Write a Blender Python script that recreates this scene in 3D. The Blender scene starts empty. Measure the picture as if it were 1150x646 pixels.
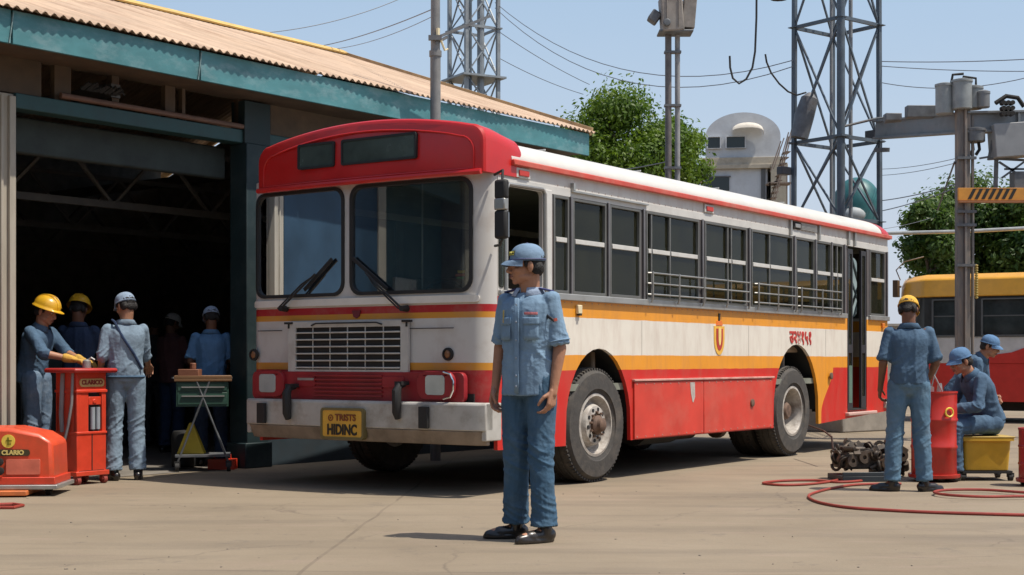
import bpy, bmesh, math, random
from mathutils import Vector, Matrix, noise
from mathutils.geometry import tessellate_polygon
random.seed(7)
V = Vector
PI = math.pi
R = math.radians
scene = bpy.context.scene
COL = scene.collection

# ------------------------------------------------------------------ camera and measures
F, HZ, H = 1627.0, 405.0, 1.06
def P(px, py, y):
    return V(((px - 575) / F * y, y, H + (HZ - py) / F * y))
def G(px, py, z=0.0):
    d = F * (H - z) / (py - HZ)
    return V(((px - 575) / F * d, d, z))

# ------------------------------------------------------------------ materials
MATS = {}
def _nt(name):
    m = bpy.data.materials.new(name); m.use_nodes = True
    nt = m.node_tree
    return m, nt, nt.nodes, nt.links, nt.nodes['Principled BSDF']
def mat(name, col, rough=0.6, metal=0.0, var=0.12, scale=6.0, bump=0.0, bscale=40.0, dirt=None, dirt_amt=0.0,
        dscale=2.0, coat=0.0, emit=None, stretch=None, spec=0.5):
    if name in MATS: return MATS[name]
    m, nt, N, L, B = _nt(name)
    tc = N.new('ShaderNodeTexCoord'); src = tc.outputs['Object']
    if stretch:
        mp = N.new('ShaderNodeMapping'); mp.inputs['Scale'].default_value = stretch
        L.new(src, mp.inputs[0]); src = mp.outputs[0]
    nz = N.new('ShaderNodeTexNoise'); nz.inputs['Scale'].default_value = scale; nz.inputs['Detail'].default_value = 6
    nz.inputs['Roughness'].default_value = 0.6
    L.new(src, nz.inputs['Vector'])
    mr = N.new('ShaderNodeMapRange'); mr.inputs[1].default_value = 0.3; mr.inputs[2].default_value = 0.7
    mr.inputs[3].default_value = 1 - var; mr.inputs[4].default_value = 1 + var
    L.new(nz.outputs[0], mr.inputs[0])
    mx = N.new('ShaderNodeMix'); mx.data_type = 'RGBA'; mx.blend_type = 'MULTIPLY'; mx.inputs[0].default_value = 1
    mx.inputs[6].default_value = (*col, 1)
    L.new(mr.outputs[0], mx.inputs[7])
    out = mx.outputs[2]
    if dirt:
        dn = N.new('ShaderNodeTexNoise'); dn.inputs['Scale'].default_value = dscale; dn.inputs['Detail'].default_value = 9
        dn.inputs['Roughness'].default_value = 0.72
        L.new(src, dn.inputs['Vector'])
        dr = N.new('ShaderNodeMapRange'); dr.inputs[1].default_value = 0.48; dr.inputs[2].default_value = 0.7
        dr.inputs[3].default_value = 0; dr.inputs[4].default_value = dirt_amt
        L.new(dn.outputs[0], dr.inputs[0])
        dm = N.new('ShaderNodeMix'); dm.data_type = 'RGBA'
        L.new(dr.outputs[0], dm.inputs[0]); L.new(out, dm.inputs[6]); dm.inputs[7].default_value = (*dirt, 1)
        out = dm.outputs[2]
    L.new(out, B.inputs['Base Color'])
    rr = N.new('ShaderNodeMapRange'); rr.inputs[3].default_value = max(rough - .12, .02); rr.inputs[4].default_value = min(rough + .12, 1)
    L.new(nz.outputs[0], rr.inputs[0]); L.new(rr.outputs[0], B.inputs['Roughness'])
    B.inputs['Metallic'].default_value = metal
    B.inputs['Specular IOR Level'].default_value = spec
    if coat: B.inputs['Coat Weight'].default_value = coat; B.inputs['Coat Roughness'].default_value = 0.15
    if bump:
        bn = N.new('ShaderNodeTexNoise'); bn.inputs['Scale'].default_value = bscale; bn.inputs['Detail'].default_value = 4
        L.new(src, bn.inputs['Vector'])
        bp = N.new('ShaderNodeBump'); bp.inputs['Strength'].default_value = bump; bp.inputs['Distance'].default_value = 0.02
        L.new(bn.outputs[0], bp.inputs['Height']); L.new(bp.outputs[0], B.inputs['Normal'])
    if emit:
        B.inputs['Emission Color'].default_value = (*emit[0], 1); B.inputs['Emission Strength'].default_value = emit[1]
    MATS[name] = m
    return m
def glass(name, tint=(0.05, 0.07, 0.07), opacity=0.35, refl=0.12, rough=0.02, ior=1.5):
    m = bpy.data.materials.new(name); m.use_nodes = True
    nt = m.node_tree; N = nt.nodes; L = nt.links; N.clear()
    o = N.new('ShaderNodeOutputMaterial')
    tr = N.new('ShaderNodeBsdfTransparent'); tr.inputs[0].default_value = (.88, .92, .86, 1)
    df = N.new('ShaderNodeBsdfDiffuse'); df.inputs[0].default_value = (*tint, 1)
    gl = N.new('ShaderNodeBsdfGlossy'); gl.inputs['Roughness'].default_value = rough; gl.inputs[0].default_value = (.9, .95, 1, 1)
    tc = N.new('ShaderNodeTexCoord'); nz = N.new('ShaderNodeTexNoise'); nz.inputs['Scale'].default_value = 3; nz.inputs['Detail'].default_value = 5
    L.new(tc.outputs['Object'], nz.inputs['Vector'])
    mr = N.new('ShaderNodeMapRange'); mr.inputs[1].default_value = .3; mr.inputs[2].default_value = .7
    mr.inputs[3].default_value = opacity * .7; mr.inputs[4].default_value = min(1, opacity * 1.3)
    L.new(nz.outputs[0], mr.inputs[0])
    m1 = N.new('ShaderNodeMixShader'); L.new(mr.outputs[0], m1.inputs[0]); L.new(tr.outputs[0], m1.inputs[1]); L.new(df.outputs[0], m1.inputs[2])
    fr = N.new('ShaderNodeFresnel'); fr.inputs[0].default_value = ior
    ad = N.new('ShaderNodeMath'); ad.operation = 'ADD'; ad.inputs[1].default_value = refl; ad.use_clamp = True
    L.new(fr.outputs[0], ad.inputs[0])
    m2 = N.new('ShaderNodeMixShader'); L.new(ad.outputs[0], m2.inputs[0]); L.new(m1.outputs[0], m2.inputs[1]); L.new(gl.outputs[0], m2.inputs[2])
    L.new(m2.outputs[0], o.inputs[0])
    return m

# ------------------------------------------------------------------ mesh builder
def frame_of(d, up=None):
    d = d.normalized()
    up = V((0, 0, 1)) if up is None else up
    if abs(d.dot(up)) > .98: up = V((1, 0, 0))
    x = d.cross(up).normalized(); y = d.cross(x).normalized()
    return x, y, d
class MB:
    def __init__(s): s.v = []; s.f = []; s.m = []; s.cur = 0
    def add(s, vs, fs):
        n = len(s.v); s.v += [V(p) for p in vs]
        for f in fs: s.f.append([i + n for i in f]); s.m.append(s.cur)
        return s
    def box(s, lo, hi, M=None):
        x0, y0, z0 = lo; x1, y1, z1 = hi
        vs = [V(p) for p in ((x0,y0,z0),(x1,y0,z0),(x1,y1,z0),(x0,y1,z0),(x0,y0,z1),(x1,y0,z1),(x1,y1,z1),(x0,y1,z1))]
        if M: vs = [M @ p for p in vs]
        return s.add(vs, [(3,2,1,0),(4,5,6,7),(0,1,5,4),(1,2,6,5),(2,3,7,6),(3,0,4,7)])
    def cbox(s, c, sz, M=None):
        c = V(c); h = V(sz) / 2
        if M is None: return s.box(c - h, c + h)
        return s.box(-h, h, Matrix.Translation(c) @ M.to_4x4())
    def beam(s, p0, p1, w, h, up=None):
        p0, p1 = V(p0), V(p1); x, y, d = frame_of(p1 - p0, up)
        vs = [p + x * a * w / 2 + y * b * h / 2 for p in (p0, p1) for a, b in ((-1,-1),(1,-1),(1,1),(-1,1))]
        return s.add(vs, [(3,2,1,0),(4,5,6,7),(0,1,5,4),(1,2,6,5),(2,3,7,6),(3,0,4,7)])
    def tube(s, pts, r, seg=8, caps=True, closed=False):
        pts = [V(p) for p in pts]; n = len(pts)
        rs = r if isinstance(r, (list, tuple)) else [r] * n
        rings = []; px = None
        for i, p in enumerate(pts):
            if closed: d = pts[(i + 1) % n] - pts[i - 1]
            else: d = (pts[min(i + 1, n - 1)] - pts[max(i - 1, 0)])
            if d.length < 1e-9: d = V((0, 0, 1))
            d.normalize()
            if px is None: x, y, _ = frame_of(d)
            else:
                x = px - d * px.dot(d)
                if x.length < 1e-6: x, y, _ = frame_of(d)
                x.normalize(); y = d.cross(x)
            px = x
            rings.append([p + (x * math.cos(2 * PI * k / seg) + y * math.sin(2 * PI * k / seg)) * rs[i] for k in range(seg)])
        vs = [q for rg in rings for q in rg]; fs = []
        m = n if closed else n - 1
        for i in range(m):
            j = (i + 1) % n
            for k in range(seg):
                k2 = (k + 1) % seg
                fs.append((i * seg + k, i * seg + k2, j * seg + k2, j * seg + k))
        if caps and not closed:
            fs.append(tuple(reversed(range(seg)))); fs.append(tuple((n - 1) * seg + k for k in range(seg)))
        return s.add(vs, fs)
    def cyl(s, p0, p1, r0, r1=None, seg=16): return s.tube([p0, p1], [r0, r0 if r1 is None else r1], seg)
    def lathe(s, prof, o, axis=(0, 0, 1), seg=24, close=False):
        o = V(o); x, y, d = frame_of(V(axis))
        vs = []; fs = []
        for r, t in prof:
            for k in range(seg):
                a = 2 * PI * k / seg; vs.append(o + d * t + (x * math.cos(a) + y * math.sin(a)) * r)
        n = len(prof)
        for i in range(n if close else n - 1):
            j = (i + 1) % n
            for k in range(seg):
                k2 = (k + 1) % seg; fs.append((i * seg + k, i * seg + k2, j * seg + k2, j * seg + k))
        if not close:
            if prof[0][0] > 1e-5: fs.append(tuple(reversed(range(seg))))
            if prof[-1][0] > 1e-5: fs.append(tuple((n - 1) * seg + k for k in range(seg)))
        return s.add(vs, fs)
    def ell(s, c, r, seg=14, rings=9, M=None):
        c = V(c); vs = []; fs = []
        for i in range(rings + 1):
            th = PI * i / rings
            for k in range(seg):
                a = 2 * PI * k / seg
                q = V((r[0] * math.sin(th) * math.cos(a), r[1] * math.sin(th) * math.sin(a), r[2] * math.cos(th)))
                vs.append(c + (M @ q if M else q))
        for i in range(rings):
            for k in range(seg):
                k2 = (k + 1) % seg; fs.append((i * seg + k, (i + 1) * seg + k, (i + 1) * seg + k2, i * seg + k2))
        return s.add(vs, fs)
    def cap(s, p0, p1, r0, r1, seg=12):      # round-ended tapered limb
        p0, p1 = V(p0), V(p1); d = (p1 - p0); l = d.length; d.normalize()
        pr = [(0.001, -r0)] + [(r0 * math.cos(a), -r0 * math.sin(a)) for a in (R(60), R(30), 0)]
        pr += [(r1 * math.cos(a), l + r1 * math.sin(a)) for a in (0, R(30), R(60))] + [(0.001, l + r1)]
        return s.lathe(pr, p0, d, seg)
    def panel(s, outer, holes, o, ex, ey, t):   # flat sheet with openings, thickness t along ex x ey reversed
        o, ex, ey = V(o), V(ex), V(ey); nrm = ex.cross(ey)
        loops = [outer] + holes
        tri = tessellate_polygon([[V((p[0], p[1], 0)) for p in l] for l in loops])
        flat = [p for l in loops for p in l]; n = len(flat)
        vs = [o + ex * p[0] + ey * p[1] for p in flat] + [o + ex * p[0] + ey * p[1] - nrm * t for p in flat]
        fs = []
        for a, b, c in tri:
            A, B_, C_ = flat[a], flat[b], flat[c]
            cr = (B_[0]-A[0])*(C_[1]-A[1]) - (B_[1]-A[1])*(C_[0]-A[0])
            if cr < 0: b, c = c, b
            fs.append((a, b, c)); fs.append((c + n, b + n, a + n))
        k = 0
        for l in loops:
            m = len(l)
            ar = sum(l[i][0]*l[(i+1)%m][1] - l[(i+1)%m][0]*l[i][1] for i in range(m))
            outerl = (k == 0)
            for i in range(m):
                a, b = k + i, k + (i + 1) % m
                fw = (ar > 0) == outerl
                fs.append((b, a, a + n, b + n) if fw else (a, b, b + n, a + n))
            k += m
        return s.add(vs, fs)
    def loft(s, rings, caps=True):
        m = len(rings[0]); vs = [p for r in rings for p in r]; fs = []
        for i in range(len(rings) - 1):
            for k in range(m):
                k2 = (k + 1) % m; fs.append((i * m + k, i * m + k2, (i + 1) * m + k2, (i + 1) * m + k))
        if caps: fs.append(tuple(reversed(range(m)))); fs.append(tuple((len(rings) - 1) * m + k for k in range(m)))
        return s.add(vs, fs)
    def grid(s, fn, nu, nv):
        vs = [fn(i / nu, j / nv) for i in range(nu + 1) for j in range(nv + 1)]
        fs = [(i*(nv+1)+j, (i+1)*(nv+1)+j, (i+1)*(nv+1)+j+1, i*(nv+1)+j+1) for i in range(nu) for j in range(nv)]
        return s.add(vs, fs)
    def mesh(s, name):
        me = bpy.data.meshes.new(name); me.from_pydata([tuple(p) for p in s.v], [], s.f); return me
    def build(s, name, mt, parent=None, bevel=0, sharp=35, fixn=False):
        me = s.mesh(name)
        for m_ in (mt if isinstance(mt, (list, tuple)) else [mt]): me.materials.append(m_)
        me.polygons.foreach_set('material_index', s.m)
        if fixn or len(s.f) < 6000:
            bm = bmesh.new(); bm.from_mesh(me); bmesh.ops.recalc_face_normals(bm, faces=bm.faces); bm.to_mesh(me); bm.free()
        me.shade_smooth(); me.set_sharp_from_angle(angle=R(sharp))
        o = bpy.data.objects.new(name, me); COL.objects.link(o)
        if parent: o.parent = parent
        if bevel:
            b = o.modifiers.new('Bevel', 'BEVEL'); b.width = bevel; b.segments = 2; b.limit_method = 'ANGLE'; b.angle_limit = R(40)
            b.harden_normals = False
        return o
def rrect(x0, z0, x1, z1, r, n=4):
    pts = []
    for cx, cz, a0 in ((x1 - r, z0 + r, -90), (x1 - r, z1 - r, 0), (x0 + r, z1 - r, 90), (x0 + r, z0 + r, 180)):
        for i in range(n + 1):
            a = R(a0 + 90 * i / n); pts.append((cx + r * math.cos(a), cz + r * math.sin(a)))
    return pts
def thing(name, label, cat, loc=(0, 0, 0), rz=0.0, group=None):
    o = bpy.data.objects.new(name, None); COL.objects.link(o); o.location = loc; o.rotation_euler = (0, 0, rz)
    o.empty_display_size = .2
    o['label'] = label; o['category'] = cat
    if group: o['group'] = group
    return o
def tag(o, label, cat, group=None):
    o['label'] = label; o['category'] = cat
    if group: o['group'] = group
    return o
def struct(o, kind='structure'): o['kind'] = kind; return o
def text(name, body, size, M, mt, parent=None, ext=0.002, align='CENTER', bold=0.0, xs=1.0):
    c = bpy.data.curves.new(name, 'FONT'); c.body = body; c.size = size; c.extrude = ext; c.align_x = align; c.align_y = 'CENTER'; c.offset = bold
    t = bpy.data.objects.new(name, c); COL.objects.link(t)
    bpy.context.view_layer.update()
    me = bpy.data.meshes.new_from_object(t.evaluated_get(bpy.context.evaluated_depsgraph_get()))
    bpy.data.objects.remove(t)
    me.transform(M @ Matrix.Diagonal((xs, 1, 1, 1)))
    me.materials.clear(); me.materials.append(mt)
    o = bpy.data.objects.new(name, me); COL.objects.link(o)
    if parent: o.parent = parent
    return o
def plane_M(o, ex, ey):     # text plane
    ex, ey = V(ex).normalized(), V(ey).normalized(); ez = ex.cross(ey)
    return Matrix(((ex.x, ey.x, ez.x, o[0]), (ex.y, ey.y, ez.y, o[1]), (ex.z, ey.z, ez.z, o[2]), (0, 0, 0, 1)))
def fuse(mb, voxel, smooth=6, fac=.5):      # voxel-join the pieces of a builder into one skin, returns (verts, faces)
    me = mb.mesh('tmp'); bm = bmesh.new(); bm.from_mesh(me); bmesh.ops.remove_doubles(bm, verts=bm.verts, dist=1e-5); bmesh.ops.recalc_face_normals(bm, faces=bm.faces); bm.to_mesh(me); bm.free(); o = bpy.data.objects.new('tmp', me); COL.objects.link(o)
    r = o.modifiers.new('r', 'REMESH'); r.mode = 'VOXEL'; r.voxel_size = voxel
    if smooth:
        q = o.modifiers.new('s', 'SMOOTH'); q.iterations = smooth; q.factor = fac
    bpy.context.view_layer.update()
    m2 = bpy.data.meshes.new_from_object(o.evaluated_get(bpy.context.evaluated_depsgraph_get()))
    bpy.data.objects.remove(o)
    vs = [v.co.copy() for v in m2.vertices]; ns = [v.normal.copy() for v in m2.vertices]; fs = [tuple(p.vertices) for p in m2.polygons]
    bpy.data.meshes.remove(m2)
    return vs, ns, fs

# ------------------------------------------------------------------ shared materials
M_RED = mat('bus_red', (.55, .014, .012), .36, var=.14, scale=3, coat=.1, dirt=(.26, .035, .025), dirt_amt=.45, dscale=3)
M_WHITE = mat('bus_white', (.74, .70, .63), .4, var=.06, scale=4, coat=.1, dirt=(.42, .38, .32), dirt_amt=.3, dscale=2.5)
M_ROOFW = mat('roof_white', (.60, .585, .54), .42, var=.05, scale=3, dirt=(.5, .46, .4), dirt_amt=.3, dscale=1.6)
M_GREYW = mat('cantrail_grey', (.56, .55, .52), .45, var=.06, dirt=(.3, .28, .25), dirt_amt=.4)
M_BLACK = mat('black_rubber', (.018, .018, .018), .7, var=.2)
M_DARK = mat('dark_chassis', (.018, .017, .016), .85, var=.3, dirt=(.04, .032, .025), dirt_amt=.5)
M_TYRE = mat('tyre_rubber', (.055, .051, .047), .85, var=.25, scale=14, dirt=(.15, .125, .10), dirt_amt=.6, dscale=4, bump=.15)
M_RIM = mat('wheel_paint', (.42, .39, .35), .5, var=.25, scale=18, dirt=(.13, .08, .05), dirt_amt=.9, dscale=7)
M_RUST = mat('rusty_hub', (.13, .08, .055), .75, var=.4, scale=20)
M_ALU = mat('aluminium', (.40, .40, .38), .4, metal=.6, var=.1, dirt=(.2, .19, .17), dirt_amt=.5)
M_CHROME = mat('chrome', (.7, .7, .7), .15, metal=1, var=.05)
M_STEEL = mat('galvanised_steel', (.28, .285, .29), .55, metal=.35, var=.25, scale=10, dirt=(.17, .11, .07), dirt_amt=.5)
M_STEELD = mat('weathered_steel', (.13, .14, .15), .6, metal=.3, var=.3, scale=9, dirt=(.16, .10, .07), dirt_amt=.5)
M_BUMP = mat('bumper_white', (.44, .425, .39), .5, var=.12, dirt=(.20, .15, .10), dirt_amt=.75, dscale=2.6)
M_YEL = mat('yellow_paint', (.72, .40, .05), .45, var=.1, dirt=(.35, .22, .08), dirt_amt=.3)
M_TRED = mat('tool_red', (.62, .05, .02), .4, var=.12, scale=7, coat=.2, dirt=(.25, .06, .03), dirt_amt=.5)
M_TORG = mat('machine_orange_red', (.66, .075, .025), .42, var=.12, scale=7, coat=.2, dirt=(.3, .1, .05), dirt_amt=.45)
M_GREASE = mat('greasy_metal', (.055, .045, .036), .55, metal=.4, var=.5, scale=18, dirt=(.16, .11, .07), dirt_amt=.7, dscale=9)
M_GLASS = glass('window_glass', (.075, .075, .04), .22, 0.0, ior=1.27)
M_FRM = mat('window_frame_grey', (.15, .15, .14), .45, metal=.4, var=.15, dirt=(.14, .13, .11), dirt_amt=.5)
M_WGLASS = glass('windscreen_glass', (.012, .025, .045), .25, .065, .015)
M_DGLASS = glass('lamp_glass', (.5, .5, .46), .75, .1, .1)
M_INT = mat('interior_dark', (.20, .21, .17), .8, var=.2)
M_SEAT = mat('seat_vinyl', (.30, .22, .15), .6, var=.2)
M_BTXT = mat('black_letter_paint', (.02, .018, .015), .6)
M_RTXT = mat('red_letter_paint', (.50, .04, .03), .5)
M_CREAM = mat('cream_paint', (.72, .62, .40), .5)
M_ORANGE = mat('orange_lens', (.75, .22, .03), .3, coat=.5)
M_HOSE = mat('red_rubber_hose', (.30, .045, .03), .5, var=.2)
# ================================================================== THE BUS
BUS = thing('bus', 'red, white and yellow city bus standing parked in front of the workshop', 'bus', (-.186, 11.19, 0), math.atan2(.825, .565))
def stripe_mat():
    m, nt, N, L, B = _nt('bus_side_stripes')
    tc = N.new('ShaderNodeTexCoord'); sp = N.new('ShaderNodeSeparateXYZ'); L.new(tc.outputs['Object'], sp.inputs[0])
    red, yel, wh, gr = (.57, .018, .011, 1), (.78, .31, .02, 1), (.74, .69, .60, 1), (.56, .54, .50, 1)
    def ramp(stops, out):
        d = N.new('ShaderNodeMath'); d.operation = 'DIVIDE'; d.inputs[1].default_value = 3.0; L.new(out, d.inputs[0])
        r = N.new('ShaderNodeValToRGB'); r.color_ramp.interpolation = 'CONSTANT'; e = r.color_ramp.elements
        e[0].position = 0; e[0].color = stops[0][1]; e[1].position = stops[1][0] / 3; e[1].color = stops[1][1]
        for z, c in stops[2:]:
            q = e.new(z / 3); q.color = c
        L.new(d.outputs[0], r.inputs[0]); return r.outputs[0]
    # faint waviness of hand-painted edges
    wn = N.new('ShaderNodeTexNoise'); wn.inputs['Scale'].default_value = 5; L.new(tc.outputs['Object'], wn.inputs['Vector'])
    wm = N.new('ShaderNodeMath'); wm.operation = 'MULTIPLY_ADD'; wm.inputs[1].default_value = .012; L.new(wn.outputs[0], wm.inputs[0])
    L.new(sp.outputs[2], wm.inputs[2])
    a = ramp([(0, red), (.978, yel), (1.105, wh), (1.425, yel), (1.565, gr)], wm.outputs[0])
    b = ramp([(0, red), (.978, yel), (1.045, wh), (1.395, yel), (1.445, red), (1.565, gr)], wm.outputs[0])
    lt = N.new('ShaderNodeMath'); lt.operation = 'LESS_THAN'; lt.inputs[1].default_value = .93; L.new(sp.outputs[0], lt.inputs[0])
    mx = N.new('ShaderNodeMix'); mx.data_type = 'RGBA'; L.new(lt.outputs[0], mx.inputs[0]); L.new(a, mx.inputs[6]); L.new(b, mx.inputs[7])
    # painted yellow sweep behind the rear wheel
    mr = N.new('ShaderNodeMapRange'); mr.inputs[1].default_value = .45; mr.inputs[2].default_value = .98; mr.inputs[3].default_value = 6.62; mr.inputs[4].default_value = 6.98
    mr.interpolation_type = 'SMOOTHSTEP'; L.new(sp.outputs[2], mr.inputs[0])
    l1 = N.new('ShaderNodeMath'); l1.operation = 'LESS_THAN'; L.new(sp.outputs[0], l1.inputs[0]); L.new(mr.outputs[0], l1.inputs[1])
    l2 = N.new('ShaderNodeMath'); l2.operation = 'GREATER_THAN'; L.new(sp.outputs[0], l2.inputs[0]); l2.inputs[1].default_value = 6.3
    l3 = N.new('ShaderNodeMath'); l3.operation = 'LESS_THAN'; L.new(sp.outputs[2], l3.inputs[0]); l3.inputs[1].default_value = .99
    m1 = N.new('ShaderNodeMath'); m1.operation = 'MULTIPLY'; L.new(l1.outputs[0], m1.inputs[0]); L.new(l2.outputs[0], m1.inputs[1])
    m2 = N.new('ShaderNodeMath'); m2.operation = 'MULTIPLY'; L.new(m1.outputs[0], m2.inputs[0]); L.new(l3.outputs[0], m2.inputs[1])
    mx2 = N.new('ShaderNodeMix'); mx2.data_type = 'RGBA'; L.new(m2.outputs[0], mx2.inputs[0]); L.new(mx.outputs[2], mx2.inputs[6]); mx2.inputs[7].default_value = yel
    gz = N.new('ShaderNodeMath'); gz.operation = 'GREATER_THAN'; L.new(sp.outputs[2], gz.inputs[0]); gz.inputs[1].default_value = 1.6
    gz2 = N.new('ShaderNodeMath'); gz2.operation = 'LESS_THAN'; L.new(sp.outputs[2], gz2.inputs[0]); gz2.inputs[1].default_value = 2.434
    gx = N.new('ShaderNodeMath'); gx.operation = 'GREATER_THAN'; L.new(sp.outputs[0], gx.inputs[0]); gx.inputs[1].default_value = .9
    ga_ = N.new('ShaderNodeMath'); ga_.operation = 'MULTIPLY'; L.new(gz.outputs[0], ga_.inputs[0]); L.new(gz2.outputs[0], ga_.inputs[1])
    gb2 = N.new('ShaderNodeMath'); gb2.operation = 'MULTIPLY'; L.new(ga_.outputs[0], gb2.inputs[0]); L.new(gx.outputs[0], gb2.inputs[1])
    mx9 = N.new('ShaderNodeMix'); mx9.data_type = 'RGBA'; L.new(gb2.outputs[0], mx9.inputs[0]); L.new(mx2.outputs[2], mx9.inputs[6]); mx9.inputs[7].default_value = (.075, .073, .075, 1); mx2 = mx9
    # grime, streaked downwards
    mp = N.new('ShaderNodeMapping'); mp.inputs['Scale'].default_value = (3, 3, .7); L.new(tc.outputs['Object'], mp.inputs[0])
    dn = N.new('ShaderNodeTexNoise'); dn.inputs['Scale'].default_value = 2.4; dn.inputs['Detail'].default_value = 9; dn.inputs['Roughness'].default_value = .7
    L.new(mp.outputs[0], dn.inputs['Vector'])
    dr = N.new('ShaderNodeMapRange'); dr.inputs[1].default_value = .45; dr.inputs[2].default_value = .75; dr.inputs[4].default_value = .30; L.new(dn.outputs[0], dr.inputs[0])
    mx3 = N.new('ShaderNodeMix'); mx3.data_type = 'RGBA'; L.new(dr.outputs[0], mx3.inputs[0]); L.new(mx2.outputs[2], mx3.inputs[6]); mx3.inputs[7].default_value = (.30, .15, .09, 1)
    L.new(mx3.outputs[2], B.inputs['Base Color'])
    rr = N.new('ShaderNodeMapRange'); rr.inputs[3].default_value = .25; rr.inputs[4].default_value = .6; L.new(dn.outputs[0], rr.inputs[0]); L.new(rr.outputs[0], B.inputs['Roughness'])
    bn = N.new('ShaderNodeTexNoise'); bn.inputs['Scale'].default_value = 1.6; L.new(tc.outputs['Object'], bn.inputs['Vector'])
    bp = N.new('ShaderNodeBump'); bp.inputs['Strength'].default_value = .5; bp.inputs['Distance'].default_value = .04; L.new(bn.outputs[0], bp.inputs['Height'])
    L.new(bp.outputs[0], B.inputs['Normal'])
    return m
M_SIDE = stripe_mat()
def front_mat():
    m, nt, N, L, B = _nt('bus_front_stripes_shaded')
    tc = N.new('ShaderNodeTexCoord'); sp = N.new('ShaderNodeSeparateXYZ'); L.new(tc.outputs['Object'], sp.inputs[0])
    red, yel, wh = (.40, .014, .018, 1), (.60, .26, .03, 1), (.55, .53, .50, 1)  # darker than the side paint: shade on the front face put into the colours
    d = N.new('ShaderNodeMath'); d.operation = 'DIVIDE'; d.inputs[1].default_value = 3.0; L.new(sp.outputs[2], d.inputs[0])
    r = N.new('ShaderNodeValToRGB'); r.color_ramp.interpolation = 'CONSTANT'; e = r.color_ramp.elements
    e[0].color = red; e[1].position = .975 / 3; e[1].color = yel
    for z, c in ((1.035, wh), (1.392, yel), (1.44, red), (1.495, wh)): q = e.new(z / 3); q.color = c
    L.new(d.outputs[0], r.inputs[0])
    dn = N.new('ShaderNodeTexNoise'); dn.inputs['Scale'].default_value = 4; dn.inputs['Detail'].default_value = 9; dn.inputs['Roughness'].default_value = .7
    L.new(tc.outputs['Object'], dn.inputs['Vector'])
    dr = N.new('ShaderNodeMapRange'); dr.inputs[1].default_value = .48; dr.inputs[2].default_value = .75; dr.inputs[4].default_value = .4; L.new(dn.outputs[0], dr.inputs[0])
    mx3 = N.new('ShaderNodeMix'); mx3.data_type = 'RGBA'; L.new(dr.outputs[0], mx3.inputs[0]); L.new(r.outputs[0], mx3.inputs[6]); mx3.inputs[7].default_value = (.33, .24, .18, 1)
    L.new(mx3.outputs[2], B.inputs['Base Color']); B.inputs['Roughness'].default_value = .38; B.inputs['Coat Weight'].default_value = .2
    return m
M_FRONT = front_mat()
W, LEN = 2.55, 8.81
def arch(u, r, z0=.34, n=16, flat=.12):
    pts = []
    for i in range(n + 1):
        a = PI * i / n
        pts.append((u - r * math.cos(a), .50 + (r + flat) * math.sin(a) if 0 < i < n else z0))
    return pts
def side_outline():
    o = [(.13, .36), (1.20, .345)]
    a1 = [(x, z) for x, z in arch(1.67, .545, .345)][::1]
    o = [(.13, .36)] + a1 + [(2.23, .345)] + arch(5.92, .62, .335) + [(8.79, .42), (8.79, 2.60), (.13, 2.60)]
    return o
# windows: u ranges, vertical mullions
BAYS = [(.935, 1.165, []), (1.235, 1.775, []), (1.85, 2.385, []), (2.50, 3.545, [2.60, 2.96]), (3.68, 4.62, [4.19, 4.27]),
        (4.745, 5.80, [5.20]), (5.89, 6.40, []), (6.47, 6.90, []), (6.93, 7.26, [7.1])]
ZB, ZT, ZM = 1.625, 2.425, 2.065
holes = [rrect(a, ZB, b, ZT, .02, 2) for a, b, _ in BAYS] + [rrect(8.17, ZB, 8.68, ZT - .01, .03, 2), rrect(.25, ZB, .77, 2.44, .05, 3)]
holes.append(rrect(7.42, .46, 8.06, 2.43, .03, 2))
sb = MB(); sb.panel(side_outline(), holes, (0, 0, 0), (1, 0, 0), (0, 0, 1), .035)
sb.build('side_body', M_SIDE, BUS, sharp=30, fixn=True)
fb = MB(); fb.panel([(.13, .36), (LEN - .02, .36), (LEN - .02, 2.6), (.13, 2.6)], [rrect(1 + i * 1.1, ZB, 1.98 + i * 1.1, ZT, .04) for i in range(7)],
                    (0, W - .035, 0), (1, 0, 0), (0, 0, 1), .035)
fb.build('side_body', M_SIDE, BUS, fixn=True)
# rear wall
rb = MB(); rb.panel(rrect(0.02, .42, W - .02, 2.6, .1), [rrect(.4, 1.6, W - .4, 2.4, .1)], (LEN, 0, 0), (0, 1, 0), (0, 0, 1), .04)
rb.build('rear_body', M_SIDE, BUS, fixn=True)
g = MB(); g.box((LEN - .03, .4, 1.6), (LEN - .02, W - .4, 2.4)); g.build('rear_window', M_GLASS, BUS)

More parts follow.
